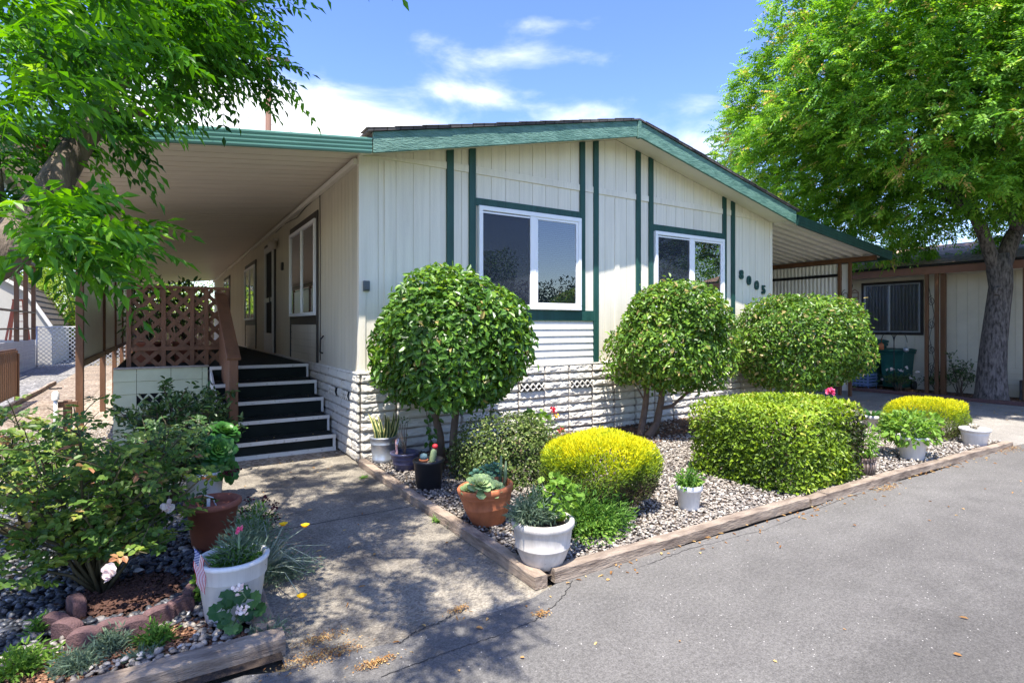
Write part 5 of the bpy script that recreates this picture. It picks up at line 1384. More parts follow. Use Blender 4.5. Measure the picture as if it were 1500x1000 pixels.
# white bucket of aeonium
g = G(300, 738, .03); t = thing('potted_plant', g, 'white bucket of big green succulent rosettes behind the terracotta pot', 'potted plant')
pot(taper(.11, .14, .27, .01, .03), g, m_plastic, t); soil(g, .125, .25, t)
lv = LV()
for px, py, d, r, ax in ((318, 660, 4.55, .17, (.2, -.9, .6)), (328, 634, 4.7, .15, (.4, -.4, 1)), (296, 640, 4.7, .13, (-.3, -.5, 1)), (334, 690, 4.5, .12, (.7, -.7, .2)), (290, 680, 4.5, .12, (-.6, -.8, .3)), (305, 695, 4.45, .1, (0, -1, .1))): rosette(lv, PT(px, py, d), r, 44, ax, w=.38)
lv.build('rosette', l_aeon, t)
b = MB(); branchy(b, (g.x, g.y, .24), [PT(318, 662, 4.6), PT(326, 640, 4.75), PT(298, 645, 4.75), PT(332, 690, 4.55), PT(292, 682, 4.55)], .013, .01); b.build('stems', m_twig, t)
# terracotta pot, empty-ish
g = G(312, 797, .03); t = thing('potted_plant', g, 'tall brown terracotta pot with a nearly bare stem in the flower bed', 'potted plant')
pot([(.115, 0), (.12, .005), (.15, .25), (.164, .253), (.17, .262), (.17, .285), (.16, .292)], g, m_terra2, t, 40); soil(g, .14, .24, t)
b = MB(); b.tube([(g.x-.03, g.y-.05, .24), (g.x-.03, g.y-.05, .34)], .006, 6).tube([(g.x+.03, g.y, .24), (g.x-.0, g.y+.02, .33), (g.x-.05, g.y, .36)], .005, 6).box(g.x-.04, g.x-.02, g.y-.06, g.y-.057, .24, .35); b.build('plant_marker', m_plastic, t)
lv = LV(); q = np.array((g.x-.06, g.y, .34))+rng.normal(0, .03, (26, 3)); lv.add(q, rng.normal(size=(26, 3)), rng.normal(size=(26, 3))+[0, 0, 1], .05, .026, rng.random(26), 'oval'); lv.build('foliage', l_dark, t)
# tall white pot in front
g = G(341, 900, .03); t = thing('potted_plant', g, 'tall white plastic pot with a pink bloom beside the little flag', 'potted plant')
pot([(.115, 0), (.12, .006), (.148, .2), (.152, .203), (.156, .208), (.158, .27), (.166, .275), (.168, .29), (.158, .295)], g, m_plastic, t, 40); soil(g, .142, .21, t)
feathery('foliage', (g.x+.01, g.y+.01, .245), .125, .115, .13, 900, .045, .006, l_fern, t); feathery('grey_foliage', (g.x+.02, g.y+.03, .25), .13, .12, .2, 800, .045, .005, l_grey, t)
st = PT(350, 776, 2.75); b = MB().tube([(g.x+.02, g.y-.02, .22), (g.x+.025, g.y-.02, .3), st], .006, 6); b.build('stem', m_greenstem, t)
lv = LV(); q = np.array(st)+rng.normal(0, .006, (24, 3)); lv.add(q, rng.normal(size=(24, 3)), rng.normal(size=(24, 3)), .016, .013, rng.random(24), 'round'); lv.build('flower', l_pink, t)
# geranium in front of it
g = G(340, 925, .03); t = thing('geranium', g, 'low dark geranium with white blooms in front of the tall white pot', 'plant')
lv = LV()
for px, py, d, r in ((318, 878, 2.58, .05), (340, 872, 2.6, .055), (362, 880, 2.6, .052), (330, 890, 2.55, .05), (350, 893, 2.56, .045), (325, 905, 2.5, .035), (345, 908, 2.5, .04), (371, 892, 2.6, .042)):
    lv.add([PT(px, py, d)], [(random.uniform(-1, 1), -.2, random.uniform(-.6, .2))], [(random.uniform(-.3, .3), -1, .75)], r*1.5, r*1.6, [random.random()], 'gera'); lv.add([PT(px+6, py+4, d+.03)], [(random.uniform(-1, 1), -.2, random.uniform(-.6, .2))], [(random.uniform(-.5, .5), -.8, .75)], r*1.2, r*1.3, [random.random()], 'gera')
lv.build('foliage', l_gerdk, t)
b = MB(); branchy(b, g, [PT(318, 882, 2.6), PT(342, 878, 2.62), PT(364, 884, 2.6), PT(350, 895, 2.57), PT(352, 862, 2.56)], .005, .003); b.build('stems', m_greenstem, t)
for px, py in ((350, 861), (356, 893)):
    lv = LV()
    q = np.array(PT(px, py, 2.5))+rng.normal(0, .011, (20, 3)); lv.add(q, rng.normal(size=(20, 3)), rng.normal(size=(20, 3))+[0, -1, 0], .016, .015, rng.random(20), 'round')
    lv.build('flower', l_pale, t)
g = G(298, 878, .03); t = thing('ground_plant', g, 'small bright green curly plant left of the tall white pot', 'plant')
bushy('foliage', (g.x, g.y, .1), .055, .05, .085, 260, .024, .022, l_ger, t, 'round', .3)
# poppies
g = G(385, 850, .02); t = thing('poppy', g, 'wispy grey green poppy with yellow blooms arching over the walk', 'plant')
feathery('foliage', (g.x-.02, g.y+.24, .0), .22, .26, .42, 3200, .034, .004, l_grey, t)
feathery('foliage', (g.x+.08, g.y+.05, .0), .26, .24, .16, 1900, .036, .003, l_grey, t)
b = MB(); fls = [PT(415, 770, 3.2), PT(447, 772, 3.1), PT(442, 876, 2.7), PT(386, 764, 3.3)]
for f in fls: b.tube([g+Vector((0, .1, .02)), g.lerp(f, .5)+Vector((.02, 0, .08)), f], [.003, .0025, .002], 5)
for k in range(30):
    a = random.uniform(-.9, 1.2); e = g+Vector((math.cos(a)*random.uniform(.15, .4), math.sin(a)*.3, random.uniform(.02, .16))); b.tube([g+Vector((0, .06, .03)), g.lerp(e, .5)+Vector((0, 0, random.uniform(.05, .14))), e], [.0025, .002, .0012], 4)
b.build('stems', M('pale stem', (.3, .36, .27), .6, .3, 10), t)
for f in fls[:3]:
    lv = LV()
    for k in range(5): a = k*1.26; lv.add([f], [(math.cos(a), math.sin(a), .7)], [(-math.cos(a), -math.sin(a), 1)], .03, .03, [random.random()], 'round')
    lv.build('flower', l_yellow, t)
g = G(372, 775, .02); t = thing('ground_plant', g, 'leafy plant with dark maroon flower heads beside the terracotta pot', 'plant')
feathery('foliage', (g.x, g.y, .0), .16, .2, .22, 420, .05, .016, l_fern, t)
lv = LV()
for px, py in ((365, 733), (388, 730), (402, 740), (360, 750), (392, 758), (405, 757), (345, 690), (333, 690)):
    q = np.array(PT(px, py, 3.85))+rng.normal(0, .012, (26, 3)); lv.add(q, rng.normal(size=(26, 3)), rng.normal(size=(26, 3)), .024, .014, rng.random(26), 'dia')
lv.build('flower', l_maroon, t)
# small seedlings along the front of the bed
for px, py, rx, h, mt_, n, lb in ((30, 985, .16, .13, l_ger, 620, 'bright green low plant at the bottom left picture corner'), (112, 985, .1, .12, l_grey, 700, 'feathery grey green seedling in front of the sunlit stone'),
                              (160, 955, .09, .12, l_grey, 700, 'feathery seedling beside the pale stones, right of its twin'), (228, 945, .09, .12, l_fern, 420, 'yellow green leafy seedling by the bark chips'),
                              (55, 935, .035, .14, l_fern, 70, 'tall thin grass stalk on the dark river stones'), (390, 935, .09, .1, l_grey, 420, 'grey green seedling at the timber corner'), (585/1.0*.36, 965, .07, .05, l_grey, 160, 'tiny grey seedling in the bark chips')):
    g = G(px, py, .02); t = thing('seedling', g, lb, 'plant'); feathery('foliage', (g.x, g.y, .015), rx, rx*.8, h, n, .035 if n > 200 else .05, .006 if mt_ is l_grey else .011, mt_, t)
b = MB().obox(G(180, 918, .07), (.05, .012, 0), (-.006, .03, 0), (0, .002, .004)); b.tube([G(190, 916, .075), G(206, 908, .1)], .008, 6)
tag(b.build('trowel', m_black, None, G(180, 918, .05)), 'black trowel head lying in the rose ring', 'trowel')
# hose bib post
g = Vector((-2.72, 2.45, 0)); t = thing('garden_tap', g, 'white garden tap on a short wooden post by the first awning post', 'tap')
MB().box(-2.78, -2.70, 2.41, 2.49, 0, .58).box(-2.86, -2.64, 2.40, 2.409, .5, .57).build('post', m_brown, t, bevel=.004)
MB().tube([(-2.84, 2.36, 0), (-2.84, 2.36, .6)], .02, 8).lathe([(.035, .6), (.035, .68), (.015, .7), (0, .7)], (-2.84, 2.36, 0), 12).build('pipe', m_white, t)
MB().beam((-2.9, 2.36, .73), (-2.78, 2.36, .73), .015, .015).build('handle', m_black, t)

# ------------------------------------------------------------------ little flags
def flag(base, top, fly, drop, label):
    t = thing('flag', base, label, 'flag', 'small flags in the flower pots')
    MB().tube([base, top], .0035, 6).build('stick', m_twig, t)
    nu, nv = 26, 13; base = Vector(base); top = Vector(top); ax = (base-top).normalized(); vs = []
    for i in range(nu+1):
        u = i/nu
        for j in range(nv+1):
            v = j/nv
            p = top+ax*(v*fly*.56)+Vector(drop)*(u*fly)+Vector((.004*math.sin(u*9+v*3), -.006*math.sin(u*8+v*2), 0))
            vs.append(p)
    fs = []; mi = []
    for i in range(nu):
        for j in range(nv):
            a = i*(nv+1)+j; fs.append((a, a+nv+1, a+nv+2, a+1))
            if i < 10 and j < 7: mi.append(3 if (i % 2 == 1 and j % 2 == 0) or (i % 2 == 0 and j % 2 == 1 and 0 < i < 10) else 2)
            else: mi.append(0 if j % 2 == 0 else 1)
    b = MB(); b.v = [tuple(v) for v in vs]; b.f = fs; b.mi = mi; b.sm = [False]*len(fs)
    o = b.build('flag_cloth', None, t, mats=[m_fr, m_fw, m_fb, m_fs])
    return t
m_fr = M('flag red', (.5, .02, .035), .7, .1, 9); m_fw = M('flag white', (.75, .74, .72), .7, .05, 9); m_fb = M('flag blue', (.02, .04, .2), .7, .1, 9); m_fs = M('flag star white', (.45, .47, .58), .7, .05, 9)
flag(PT(320, 846, 2.66), PT(283, 800, 2.56), .165, (.05, .0, -1), 'small striped flag hanging on a stick beside the tall white pot')
flag(G(561, 676, .045)+Vector((.05, -.06, .2)), PT(584, 640, 5.55), .17, (-.1, -.05, -1), 'small striped flag leaning on the grey bucket')

# plants on the deck behind the lattice
for x, y, lb in ((-1.95, 3.3, 'dark leafy potted plant on the deck behind the left of the lattice'), (-1.5, 3.5, 'dark leafy potted plant on the deck behind the middle of the lattice')):
    t = thing('potted_plant', (x, y, .935), lb, 'potted plant')
    pot(taper(.13, .17, .3), Vector((x, y, .935)), m_terra2, t); soil((x, y), .155, 1.2, t)
    bushy('foliage', (x, y, 1.7), .3, .3, .45, 420, .1, .04, l_dark, t, 'oval', .3)
    b = MB(); branchy(b, (x, y, 1.18), [(x+random.uniform(-.2, .2), y+random.uniform(-.2, .2), random.uniform(1.7, 2.1)) for _ in range(8)], .01, .004); b.build('stems', m_twig, t)

# ------------------------------------------------------------------ big tree on the left (limbs over the walk)
t = thing('shade_tree', (-3.9, -2.7, 0), 'big shade tree at the left whose branches hang over the walk and awning', 'tree')
b = MB()
trunk_top = Vector((-3.55, -2.6, 1.5))
b.tube([(-3.9, -2.7, -.05), (-3.85, -2.68, .3), (-3.7, -2.62, .9), trunk_top], [.3, .22, .2, .18], 14)
la = [trunk_top, PT(-90, 420, 2.35), PT(10, 368, 2.45), PT(62, 300, 2.6), PT(100, 235, 2.7), PT(140, 175, 2.8), PT(200, 60, 2.9), PT(280, -120, 3.0), PT(340, -420, 3.1)]
b.tube(la, [.17, .12, .095, .075, .065, .055, .05, .04, .02], 12)
lb_ = [PT(-20, 380, 2.42), PT(-30, 250, 2.6), PT(-40, 100, 2.7), PT(0, -100, 2.9), PT(60, -500, 3.0)]
b.tube(lb_, [.1, .08, .065, .05, .025], 10)
b.tube([trunk_top, (-3.9, -3.3, 2.6), (-4.0, -3.9, 3.6), (-3.8, -4.2, 4.8)], [.15, .11, .08, .03], 10)
b.tube([PT(200, 60, 2.9), PT(290, 40, 3.0), PT(350, 65, 3.1), PT(395, 100, 3.2)], [.035, .022, .014, .006], 8)
b.tube([PT(140, 175, 2.8), PT(230, 160, 3.3), PT(285, 150, 3.9)], [.03, .018, .006], 8)
b.tube([PT(62, 300, 2.6), PT(110, 300, 2.5), PT(145, 312, 2.45)], [.03, .014, .005], 8)
b.tube([PT(10, 368, 2.45), PT(90, 360, 2.2), PT(130, 370, 2.1)], [.03, .016, .006], 8)
b.tube([PT(200, 60, 2.9), PT(310, 20, 2.8), PT(380, -10, 2.9)], [.03, .018, .006], 8)
b.tube([PT(280, -120, 3.0), (-1.2, -2.6, 3.9), (-.9, -2.3, 4.1)], [.035, .02, .008], 8)
b.tube([PT(340, -420, 3.1), (-1.6, -3.0, 5.0), (-1.4, -3.2, 5.4)], [.02, .015, .008], 8)
b.tube([PT(280, -120, 3.0), (-1.7, -3.6, 3.8), (-1.3, -4.0, 4.2)], [.03, .02, .008], 8)
b.build('trunk', m_trunkL, t)
lv = LV()
def hang(P, out, n, ln, L_, W_, tint, pairs=5, droop=.3, updir=0.15):
    """a twig end: several pinnate leaves fanned round the outward direction"""
    P = np.repeat(np.asarray(P, float), n, 0); O = np.repeat(np.asarray(out, float), n, 0); m = len(P)
    P = P+rng.normal(0, .035, (m, 3))
    D = unit(O+rng.normal(0, .55, (m, 3))+[0, 0, updir]); N = unit(np.array([0, 0, 1.0])+rng.normal(0, .35, (m, 3)))
    compound(lv, P, D, N, ln*rng.uniform(.7, 1.15, m), pairs, L_, W_, np.clip(rng.normal(tint, .2, m), 0, 1), droop)
def twigs(region, cnt, d0, d1, out, **kw):
    pts = []
    while len(pts) < cnt:
        x = rng.uniform(min(p[0] for p in region), max(p[0] for p in region)); y = rng.uniform(min(p[1] for p in region), max(p[1] for p in region))
        ins = False; j = len(region)-1
        for i in range(len(region)):
            xi, yi = region[i]; xj, yj = region[j]
            if (yi > y) != (yj > y) and x < (xj-xi)*(y-yi)/(yj-yi)+xi: ins = not ins
            j = i
        if ins: pts.append(PT(x, y, rng.uniform(d0, d1)))
    hang(np.array(pts), np.tile(np.array(out, float), (cnt, 1)), **kw)
RT = np.array([cY, -sY, 0]); FW = np.array([sY, cY, 0])
o1 = tuple(RT*.8+FW*.1)
twigs([(-40, -30), (245, -30), (240, 90), (205, 150), (165, 190), (80, 215), (-40, 215)], 92, 2.3, 3.3, o1, n=4, ln=.26, L_=.075, W_=.024, tint=.42)
twigs([(-40, -30), (200, -30), (150, 100), (60, 160), (-40, 160)], 26, 1.75, 2.2, o1, n=3, ln=.26, L_=.075, W_=.024, tint=.5)
twigs([(-40, 200), (70, 200), (60, 330), (40, 330), (-40, 330)], 20, 2.45, 3.1, tuple(RT*.6+[0, 0, -.3]), n=3, ln=.25, L_=.075, W_=.024, tint=.38)
twigs([(40, 280), (120, 295), (165, 325), (160, 365), (100, 365), (40, 350)], 24, 1.8, 2.3, tuple(RT*.6+[0, 0, -.25]), n=3, ln=.19, L_=.075, W_=.025, tint=.62)
twigs([(20, 330), (100, 330), (120, 360), (60, 370)], 7, 1.7, 2.0, tuple(RT*.4+[0, 0, -.3]), n=3, ln=.18, L_=.072, W_=.024, tint=.6)
twigs([(180, 350), (200, 350), (190, 370)], 3, 2.2, 2.5, tuple(RT*.3+[0, 0, -.6]), n=2, ln=.2, L_=.07, W_=.026, tint=.55)
twigs([(100, 180), (170, 180), (195, 195), (180, 205), (110, 205)], 9, 2.7, 3.1, tuple(RT*.8+[0, 0, -.25]), n=2, ln=.24, L_=.07, W_=.023, tint=.35)
twigs([(230, -30), (300, -40), (300, 60), (235, 90)], 46, 2.5, 3.3, o1, n=4, ln=.23, L_=.068, W_=.023, tint=.5)
twigs([(290, -30), (395, -40), (375, 30), (350, 60), (290, 70)], 34, 2.9, 3.5, o1, n=3, ln=.22, L_=.062, W_=.021, tint=.62)
twigs([(320, 60), (385, 60), (410, 110), (375, 125), (310, 115)], 22, 2.9, 3.4, tuple(RT*.7+[0, 0, -.2]), n=3, ln=.22, L_=.062, W_=.021, tint=.5)
twigs([(220, 85), (340, 80), (310, 108), (240, 120)], 26, 2.8, 3.4, tuple(RT*.6+[0, 0, -.2]), n=3, ln=.22, L_=.065, W_=.022, tint=.42)
twigs([(215, 130), (285, 132), (290, 150), (250, 158), (215, 158)], 16, 3.8, 4.4, tuple(RT*.6+[0, 0, -.1]), n=3, ln=.2, L_=.055, W_=.018, tint=.75)
# the crown above the frame, which throws the dappled shade
n = 1500; q = np.stack([rng.uniform(-4.6, -.75, n), rng.uniform(-5.0, -1.0, n), rng.uniform(2.9, 5.6, n)], 1)
ctr = np.array([-2.6, -3.0, 4.2]); e = (((q-ctr)/np.array([2.05, 2.15, 1.5]))**2).sum(1)
nz = vnoise2(q[:, 0]*2.3+30, q[:, 1]*2.3+30, 61)
d_ = q-CAM; dep = d_[:, 0]*sY+d_[:, 1]*cY; ypix = HY-F*d_[:, 2]/np.maximum(dep, .05)
sx_ = q[:, 0]+(q[:, 2]-2.4)/3.6
keep = (e < 1) & (nz > .3) & ((ypix < -70) | (dep < .1)) & (((sx_ > -1.6) & (rng.random(n) < .8)) | (rng.random(n) < .2))
q = q[keep]
hang(q, unit(q-ctr)*[1, 1, .3], n=6, ln=.26, L_=.075, W_=.025, tint=.5)
lv.build('crown', l_pist, t)

# ------------------------------------------------------------------ street tree on the right
tb = G(1452, 588)
t = thing('street_tree', tb, 'large spreading green street tree with a thick grey trunk beside the driveway', 'tree')
b = MB(); d0 = 10.85
fork = PT(1462, 372, d0)
b.tube([tb+Vector((0, 0, -.05)), PT(1452, 575, d0), PT(1453, 540, d0), PT(1456, 500, d0), PT(1462, 450, d0), PT(1466, 420, d0), PT(1464, 396, d0), fork], [.3, .255, .225, .205, .19, .185, .2, .17], 18)
b.tube([PT(1462, 400, d0), PT(1448, 365, d0), PT(1440, 340, d0), PT(1425, 310, d0-.2), PT(1380, 270, d0-.5), PT(1320, 215, d0-.9), PT(1250, 150, d0-1.2)], [.14, .12, .11, .1, .08, .06, .02], 12)
b.tube([PT(1464, 400, d0), PT(1482, 350, d0), PT(1500, 320, d0+.2), PT(1530, 250, d0+.6), PT(1570, 150, d0+1)], [.16, .14, .12, .09, .04], 12)
b.tube([PT(1490, 335, d0), PT(1478, 290, d0-.2), PT(1470, 230, d0-.5), PT(1450, 140, d0-.7), PT(1420, 20, d0-.9)], [.11, .09, .075, .055, .02], 10)
b.tube([PT(1425, 310, d0-.2), PT(1400, 300, d0+.6), PT(1330, 270, d0+1.3), PT(1230, 230, d0+1.6)], [.07, .055, .04, .015], 9)
b.tube([PT(1500, 320, d0), PT(1520, 300, d0-1), PT(1560, 280, d0-2)], [.09, .06, .02], 8)
b.build('trunk', m_trunkR, t)
kc = PT(1464, 426, d0-.18)
MB().lathe([(.02, -.03), (.045, -.01), (.075, .012), (.085, -.004), (.09, -.05)], kc, 16, True, Euler((R(100), 0, R(-25)))).lathe([(0, -.012), (.046, -.012)], kc, 16, True, Euler((R(100), 0, R(-25)))).build('knot', m_trunkR, t)
lv = LV()
cc = PT(1395, 165, 10.75); ax = np.array([4.15, 4.3, 3.15])
n = 6600; d = sphere_dirs(n); rr = (1-.6*rng.random(n)**1.5)*lump(d, 71, .17, 4.5)
P = np.array(cc)+d*rr[:, None]*ax
# right and near sides reach further, and the underside is hollow near the trunk
low = P[:, 2] < 2.9
hole = (np.hypot(P[:, 0]-fork.x, P[:, 1]-fork.y) < 1.3) & (P[:, 2] < 3.55)
over = (P[:, 0] < 11.1) & (P[:, 2] < 3.72-.12*(P[:, 0]-7.33))
cl = vnoise2(P[:, 0]*1.3+40, P[:, 2]*1.3+40, 81)+vnoise2(P[:, 1]*1.3+40, P[:, 2]*1.3+90, 82)
keep = ~low & ~hole & ~over & (cl > .58)
P = P[keep]; d = d[keep]; rr = rr[keep]
nn = 7; m = len(P); Pq = np.repeat(P, nn, 0)+rng.normal(0, .06, (m*nn, 3)); Dq = unit(np.repeat(d*[1, 1, .35], nn, 0)+rng.normal(0, .6, (m*nn, 3)))
Nq = unit(np.array([0, 0, 1.0])+np.repeat(d*.4, nn, 0)+rng.normal(0, .3, (m*nn, 3)))
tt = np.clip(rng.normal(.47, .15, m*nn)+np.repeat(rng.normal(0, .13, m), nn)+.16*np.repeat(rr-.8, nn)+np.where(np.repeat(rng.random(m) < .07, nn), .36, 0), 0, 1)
compound(lv, Pq, Dq, Nq, .26*rng.uniform(.7, 1.2, m*nn), 5, .085, .033, tt, .16, rach=False)
lv.build('crown', l_pistR, t)

# ------------------------------------------------------------------ neighbour house on the right
nx, ny0, ny1 = 13.0, -5.5, 5.5
t = thing('neighbour_house', (nx, 0, 0), 'tan mobile home with a brown shingle roof behind the street tree', 'house')
b = MB().box(nx+.01, nx+5, ny0, ny1, 0, 2.6); y = ny0
while y < ny1: b.box(nx, nx+.0099, y+.003, min(y+.2, ny1)-.003, .6, 2.6); y += .2
b.build('wall', m_nwall, t)
b = MB(); z = 0
while z < .59: b.box(nx-.02-.012*(int(z*100) % 2), nx-.001, ny0, ny1, z+.006, z+.118); z += .12
b.build('skirting', m_nwall, t)
MB().prism([(12.3, 2.74), (15.5, 3.52), (18.7, 2.74), (18.7, 2.8), (15.5, 3.58), (12.3, 2.8)], 'y', ny0-.3, ny1+.3).build('roof', m_brshingle, t)
MB().box(12.29, 12.33, ny0-.3, ny1+.3, 2.58, 2.738).build('fascia', m_nfascia, t, bevel=.004)
MB().box(12.331, nx, ny0-.3, ny1+.3, 2.6, 2.62).build('soffit', m_nwall, t)
wy0, wy1, wz0, wz1 = -.02, 1.2, 1.31, 2.46
f = MB(); e = .06
f.box(nx-.03, nx-.001, wy0-e, wy1+e, wz0-e, wz0).box(nx-.03, nx-.001, wy0-e, wy1+e, wz1, wz1+e).box(nx-.03, nx-.001, wy0-e, wy0, wz0, wz1).box(nx-.03, nx-.001, wy1, wy1+e, wz0, wz1)
wn = f.build('window', m_dktrim, t, bevel=.003)
f = MB(); a, c = wy0+.001, wy1-.001; e = .03
f.box(nx-.04, nx-.004, a, c, wz0+.001, wz0+e).box(nx-.04, nx-.004, a, c, wz1-e, wz1-.001).box(nx-.04, nx-.004, a, a+e, wz0+e, wz1-e).box(nx-.04, nx-.004, c-e, c, wz0+e, wz1-e).box(nx-.038, nx-.004, .62, .66, wz0+e, wz1-e)
f.build('window_frame', m_galv, wn)
MB().box(nx-.012, nx-.008, a+e, c-e, wz0+e, wz1-e).build('curtain', m_dark, wn)
MB().add([(nx-.022, a+e, wz0+e), (nx-.022, c-e, wz0+e), (nx-.022, c-e, wz1-e), (nx-.022, a+e, wz1-e)], [(3,2,1,0)]).build('pane', m_glass2, wn)
for y in (-.585, -.4): MB().box(12.3, 12.36, y-.035, y+.035, 0, 2.58).build('post', m_brown, t, bevel=.005)
MB().box(12.37, 12.46, -.72, -.63, 0, 2.58).build('post', m_brown, t, bevel=.005)
for y in (-2.05, 3.4): MB().box(12.3, 12.38, y-.04, y+.04, 0, 2.58).build('post', m_brown, t, bevel=.005)
b = MB()
for zc in (.55, .95, 1.5, 2.0):
    b.tube([(12.33, -.49+.07*math.sin(k*.5)*(1-k/26), zc+.11*math.cos(k*.5)*(1-k/30)) for k in range(22)], .007, 5)
b.tube([(12.33, -.44, 2.3), (12.33, -.54, 1.7), (12.33, -.45, 1.2), (12.33, -.54, .7), (12.33, -.45, .3)], .006, 5)
b.build('scrollwork', m_black, t)
# wall ornaments
o = MB().box(nx-.03, nx-.012, 1.33, 1.345, 2.05, 2.3).box(nx-.03, nx-.012, 1.5, 1.515, 2.05, 2.3).box(nx-.03, nx-.012, 1.346, 1.499, 2.05, 2.065).box(nx-.03, nx-.012, 1.346, 1.499, 2.17, 2.185).box(nx-.03, nx-.012, 1.346, 1.499, 2.285, 2.3).box(nx-.028, nx-.012, 1.42, 1.43, 2.066, 2.169).beam((nx-.02, 1.33, 2.3), (nx-.02, 1.42, 2.38), .015, .015).beam((nx-.02, 1.515, 2.3), (nx-.02, 1.42, 2.38), .015, .015).build('wall_ornament', m_nfascia, None, (nx, 1.42, 2.2), bevel=.003)
tag(o, 'small house shaped lattice ornament on the tan wall left of its window', 'ornament')
b = MB(); b.tube([(nx-.03, 1.42+.13*math.cos(k*.2618), 1.88+.13*math.sin(k*.2618)) for k in range(25)], .007, 6)
for k in range(5): a = k*1.2566+.3; b.tube([(nx-.03, 1.42, 1.88), (nx-.03, 1.42+.12*math.cos(a), 1.88+.12*math.sin(a))], .01, 5)
tag(b.build('wall_ornament', m_galv, None, (nx, 1.42, 1.88)), 'round wire star ornament on the tan wall under the lattice one', 'ornament')
b = MB().box(nx-.2, nx-.002, 1.5, 1.55, 2.52, 2.57).lathe([(0, -.1), (.05, -.09), (.06, -.02), (.03, .02), (0, .02)], (nx-.18, 1.45, 2.5), 14)
tag(b.build('flood_light', m_black, None, (nx, 1.5, 2.5)), 'small dark flood light under the brown eave', 'lamp')
# bins and things along that wall
def bin_(c, w, d, h, label):
    t = thing('wheelie_bin', c, label, 'bin'); x, y, z = c
    vs = []
    for k, (sc, zz) in enumerate(((.82, .06), (1, h*.92))): vs += [(x-d/2*sc, y-w/2*sc, zz), (x+d/2*sc, y-w/2*sc, zz), (x+d/2*sc, y+w/2*sc, zz), (x-d/2*sc, y+w/2*sc, zz)]
    MB().add(vs, [(0,3,2,1),(4,5,6,7),(0,1,5,4),(1,2,6,5),(2,3,7,6),(3,0,4,7)]).box(x-d/2-.02, x+d/2+.02, y-w/2-.02, y+w/2+.02, h*.86, h*.921).build('body', m_bin, t, bevel=.015)
    b = MB(); b.prism([(x-d/2-.04, h*.925), (x+d/2+.03, h*.925), (x+d/2+.03, h*.97), (x+.05, h), (x-d/2-.04, h*.96)], 'y', y-w/2-.03, y+w/2+.03); b.build('lid', m_bin, t, bevel=.01)
    b = MB(); 
    for s_ in (-1, 1): b.tube([(x+d/2-.03, y+s_*(w/2-.01)-.03, .1), (x+d/2-.03, y+s_*(w/2-.01)+.03, .1)], .1, 16)
    b.build('wheel', m_black, t)
bin_((12.55, .92, 0), .6, .6, 1.15, 'tall dark green wheelie bin nearest the clipped tree under the tan house window')
bin_((12.6, .3, 0), .5, .55, .95, 'shorter green wheelie bin right of the taller one')
b = MB(); x0, x1, y0, y1 = 12.0, 12.4, .62, 1.1
for z in (.1, .17, .24, .31): b.box(x0, x0+.012, y0, y1, z, z+.045).box(x1-.012, x1, y0, y1, z, z+.045).box(x0+.0125, x1-.0125, y0, y0+.012, z, z+.045).box(x0+.0125, x1-.0125, y1-.012, y1, z, z+.045)
for y in np.linspace(y0+.03, y1-.03, 6): b.box(x0-.004, x0-.0002, y-.012, y+.012, .06, .36)
for x in (x0+.02, x1-.02):
    for y in (y0+.02, y1-.02): b.box(x-.018, x+.018, y-.018, y+.018, 0, .36) if False else b.box(x-.006, x+.006, y-.006, y+.006, 0, .36)
b.box(x0+.013, x1-.013, y0+.013, y1-.013, .06, .075)
tag(b.build('crate', m_crate, None, (12.2, .86, 0)), 'slatted pale blue crate in front of the green bins', 'crate')
# shepherd hooks with feeder
t = thing('shepherd_hook', (12.0, .1, 0), 'double black shepherd hook with a hanging lantern before the green bin', 'garden hook')
b = MB(); b.tube([(12.0, .1, 0), (12.0, .1, 1.32)], .01, 6)
for s_ in (-1, 1): b.tube([(12.0, .1, 1.1)]+[(12.0, .1+s_*.13*(1-math.cos(k*.35)), 1.1+.22*math.sin(k*.35)) for k in range(1, 10)], .008, 6)
b.build('pole', m_black, t)
b = MB().lathe([(0, 0), (.055, .01), (.055, .12), (.02, .16), (0, .16)], (12.0, .36, .92), 14); b.tube([(12.0, .36, 1.08), (12.0, .34, 1.18)], .004, 5); b.build('feeder', m_terra, t)
b = MB().lathe([(.0, 0), (.05, .03), (.055, .07), (.04, .11), (0, .12)], (12.0, -.14, .88), 14); b.tube([(12.0, -.14, 1.0), (12.0, -.13, 1.18)], .004, 5); b.build('glass_jar', m_galv, t)
for k, (x, y, z, lb) in enumerate(((12.6, -2.0, 0, 'dark concrete block lying left of its pair by the tan wall'), (12.6, -2.22, 0, 'dark concrete block lying right of its pair by the tan wall'))):
    b = MB(); b.box(x-.1, x+.1, y-.095, y-.06, 0, .39).box(x-.1, x+.1, y+.06, y+.095, 0, .39).box(x-.1, x+.1, y-.059, y+.059, 0, .035).box(x-.1, x+.1, y-.059, y+.059, .355, .39).box(x-.1, x+.1, y-.059, y+.059, .178, .213).box(x+.04, x+.06, y-.059, y+.059, .036, .177).box(x+.04, x+.06, y-.059, y+.059, .214, .354)
    tag(b.build('concrete_block', m_block, None, (x, y, 0), bevel=.006), lb, 'block', 'concrete blocks by the tan wall')
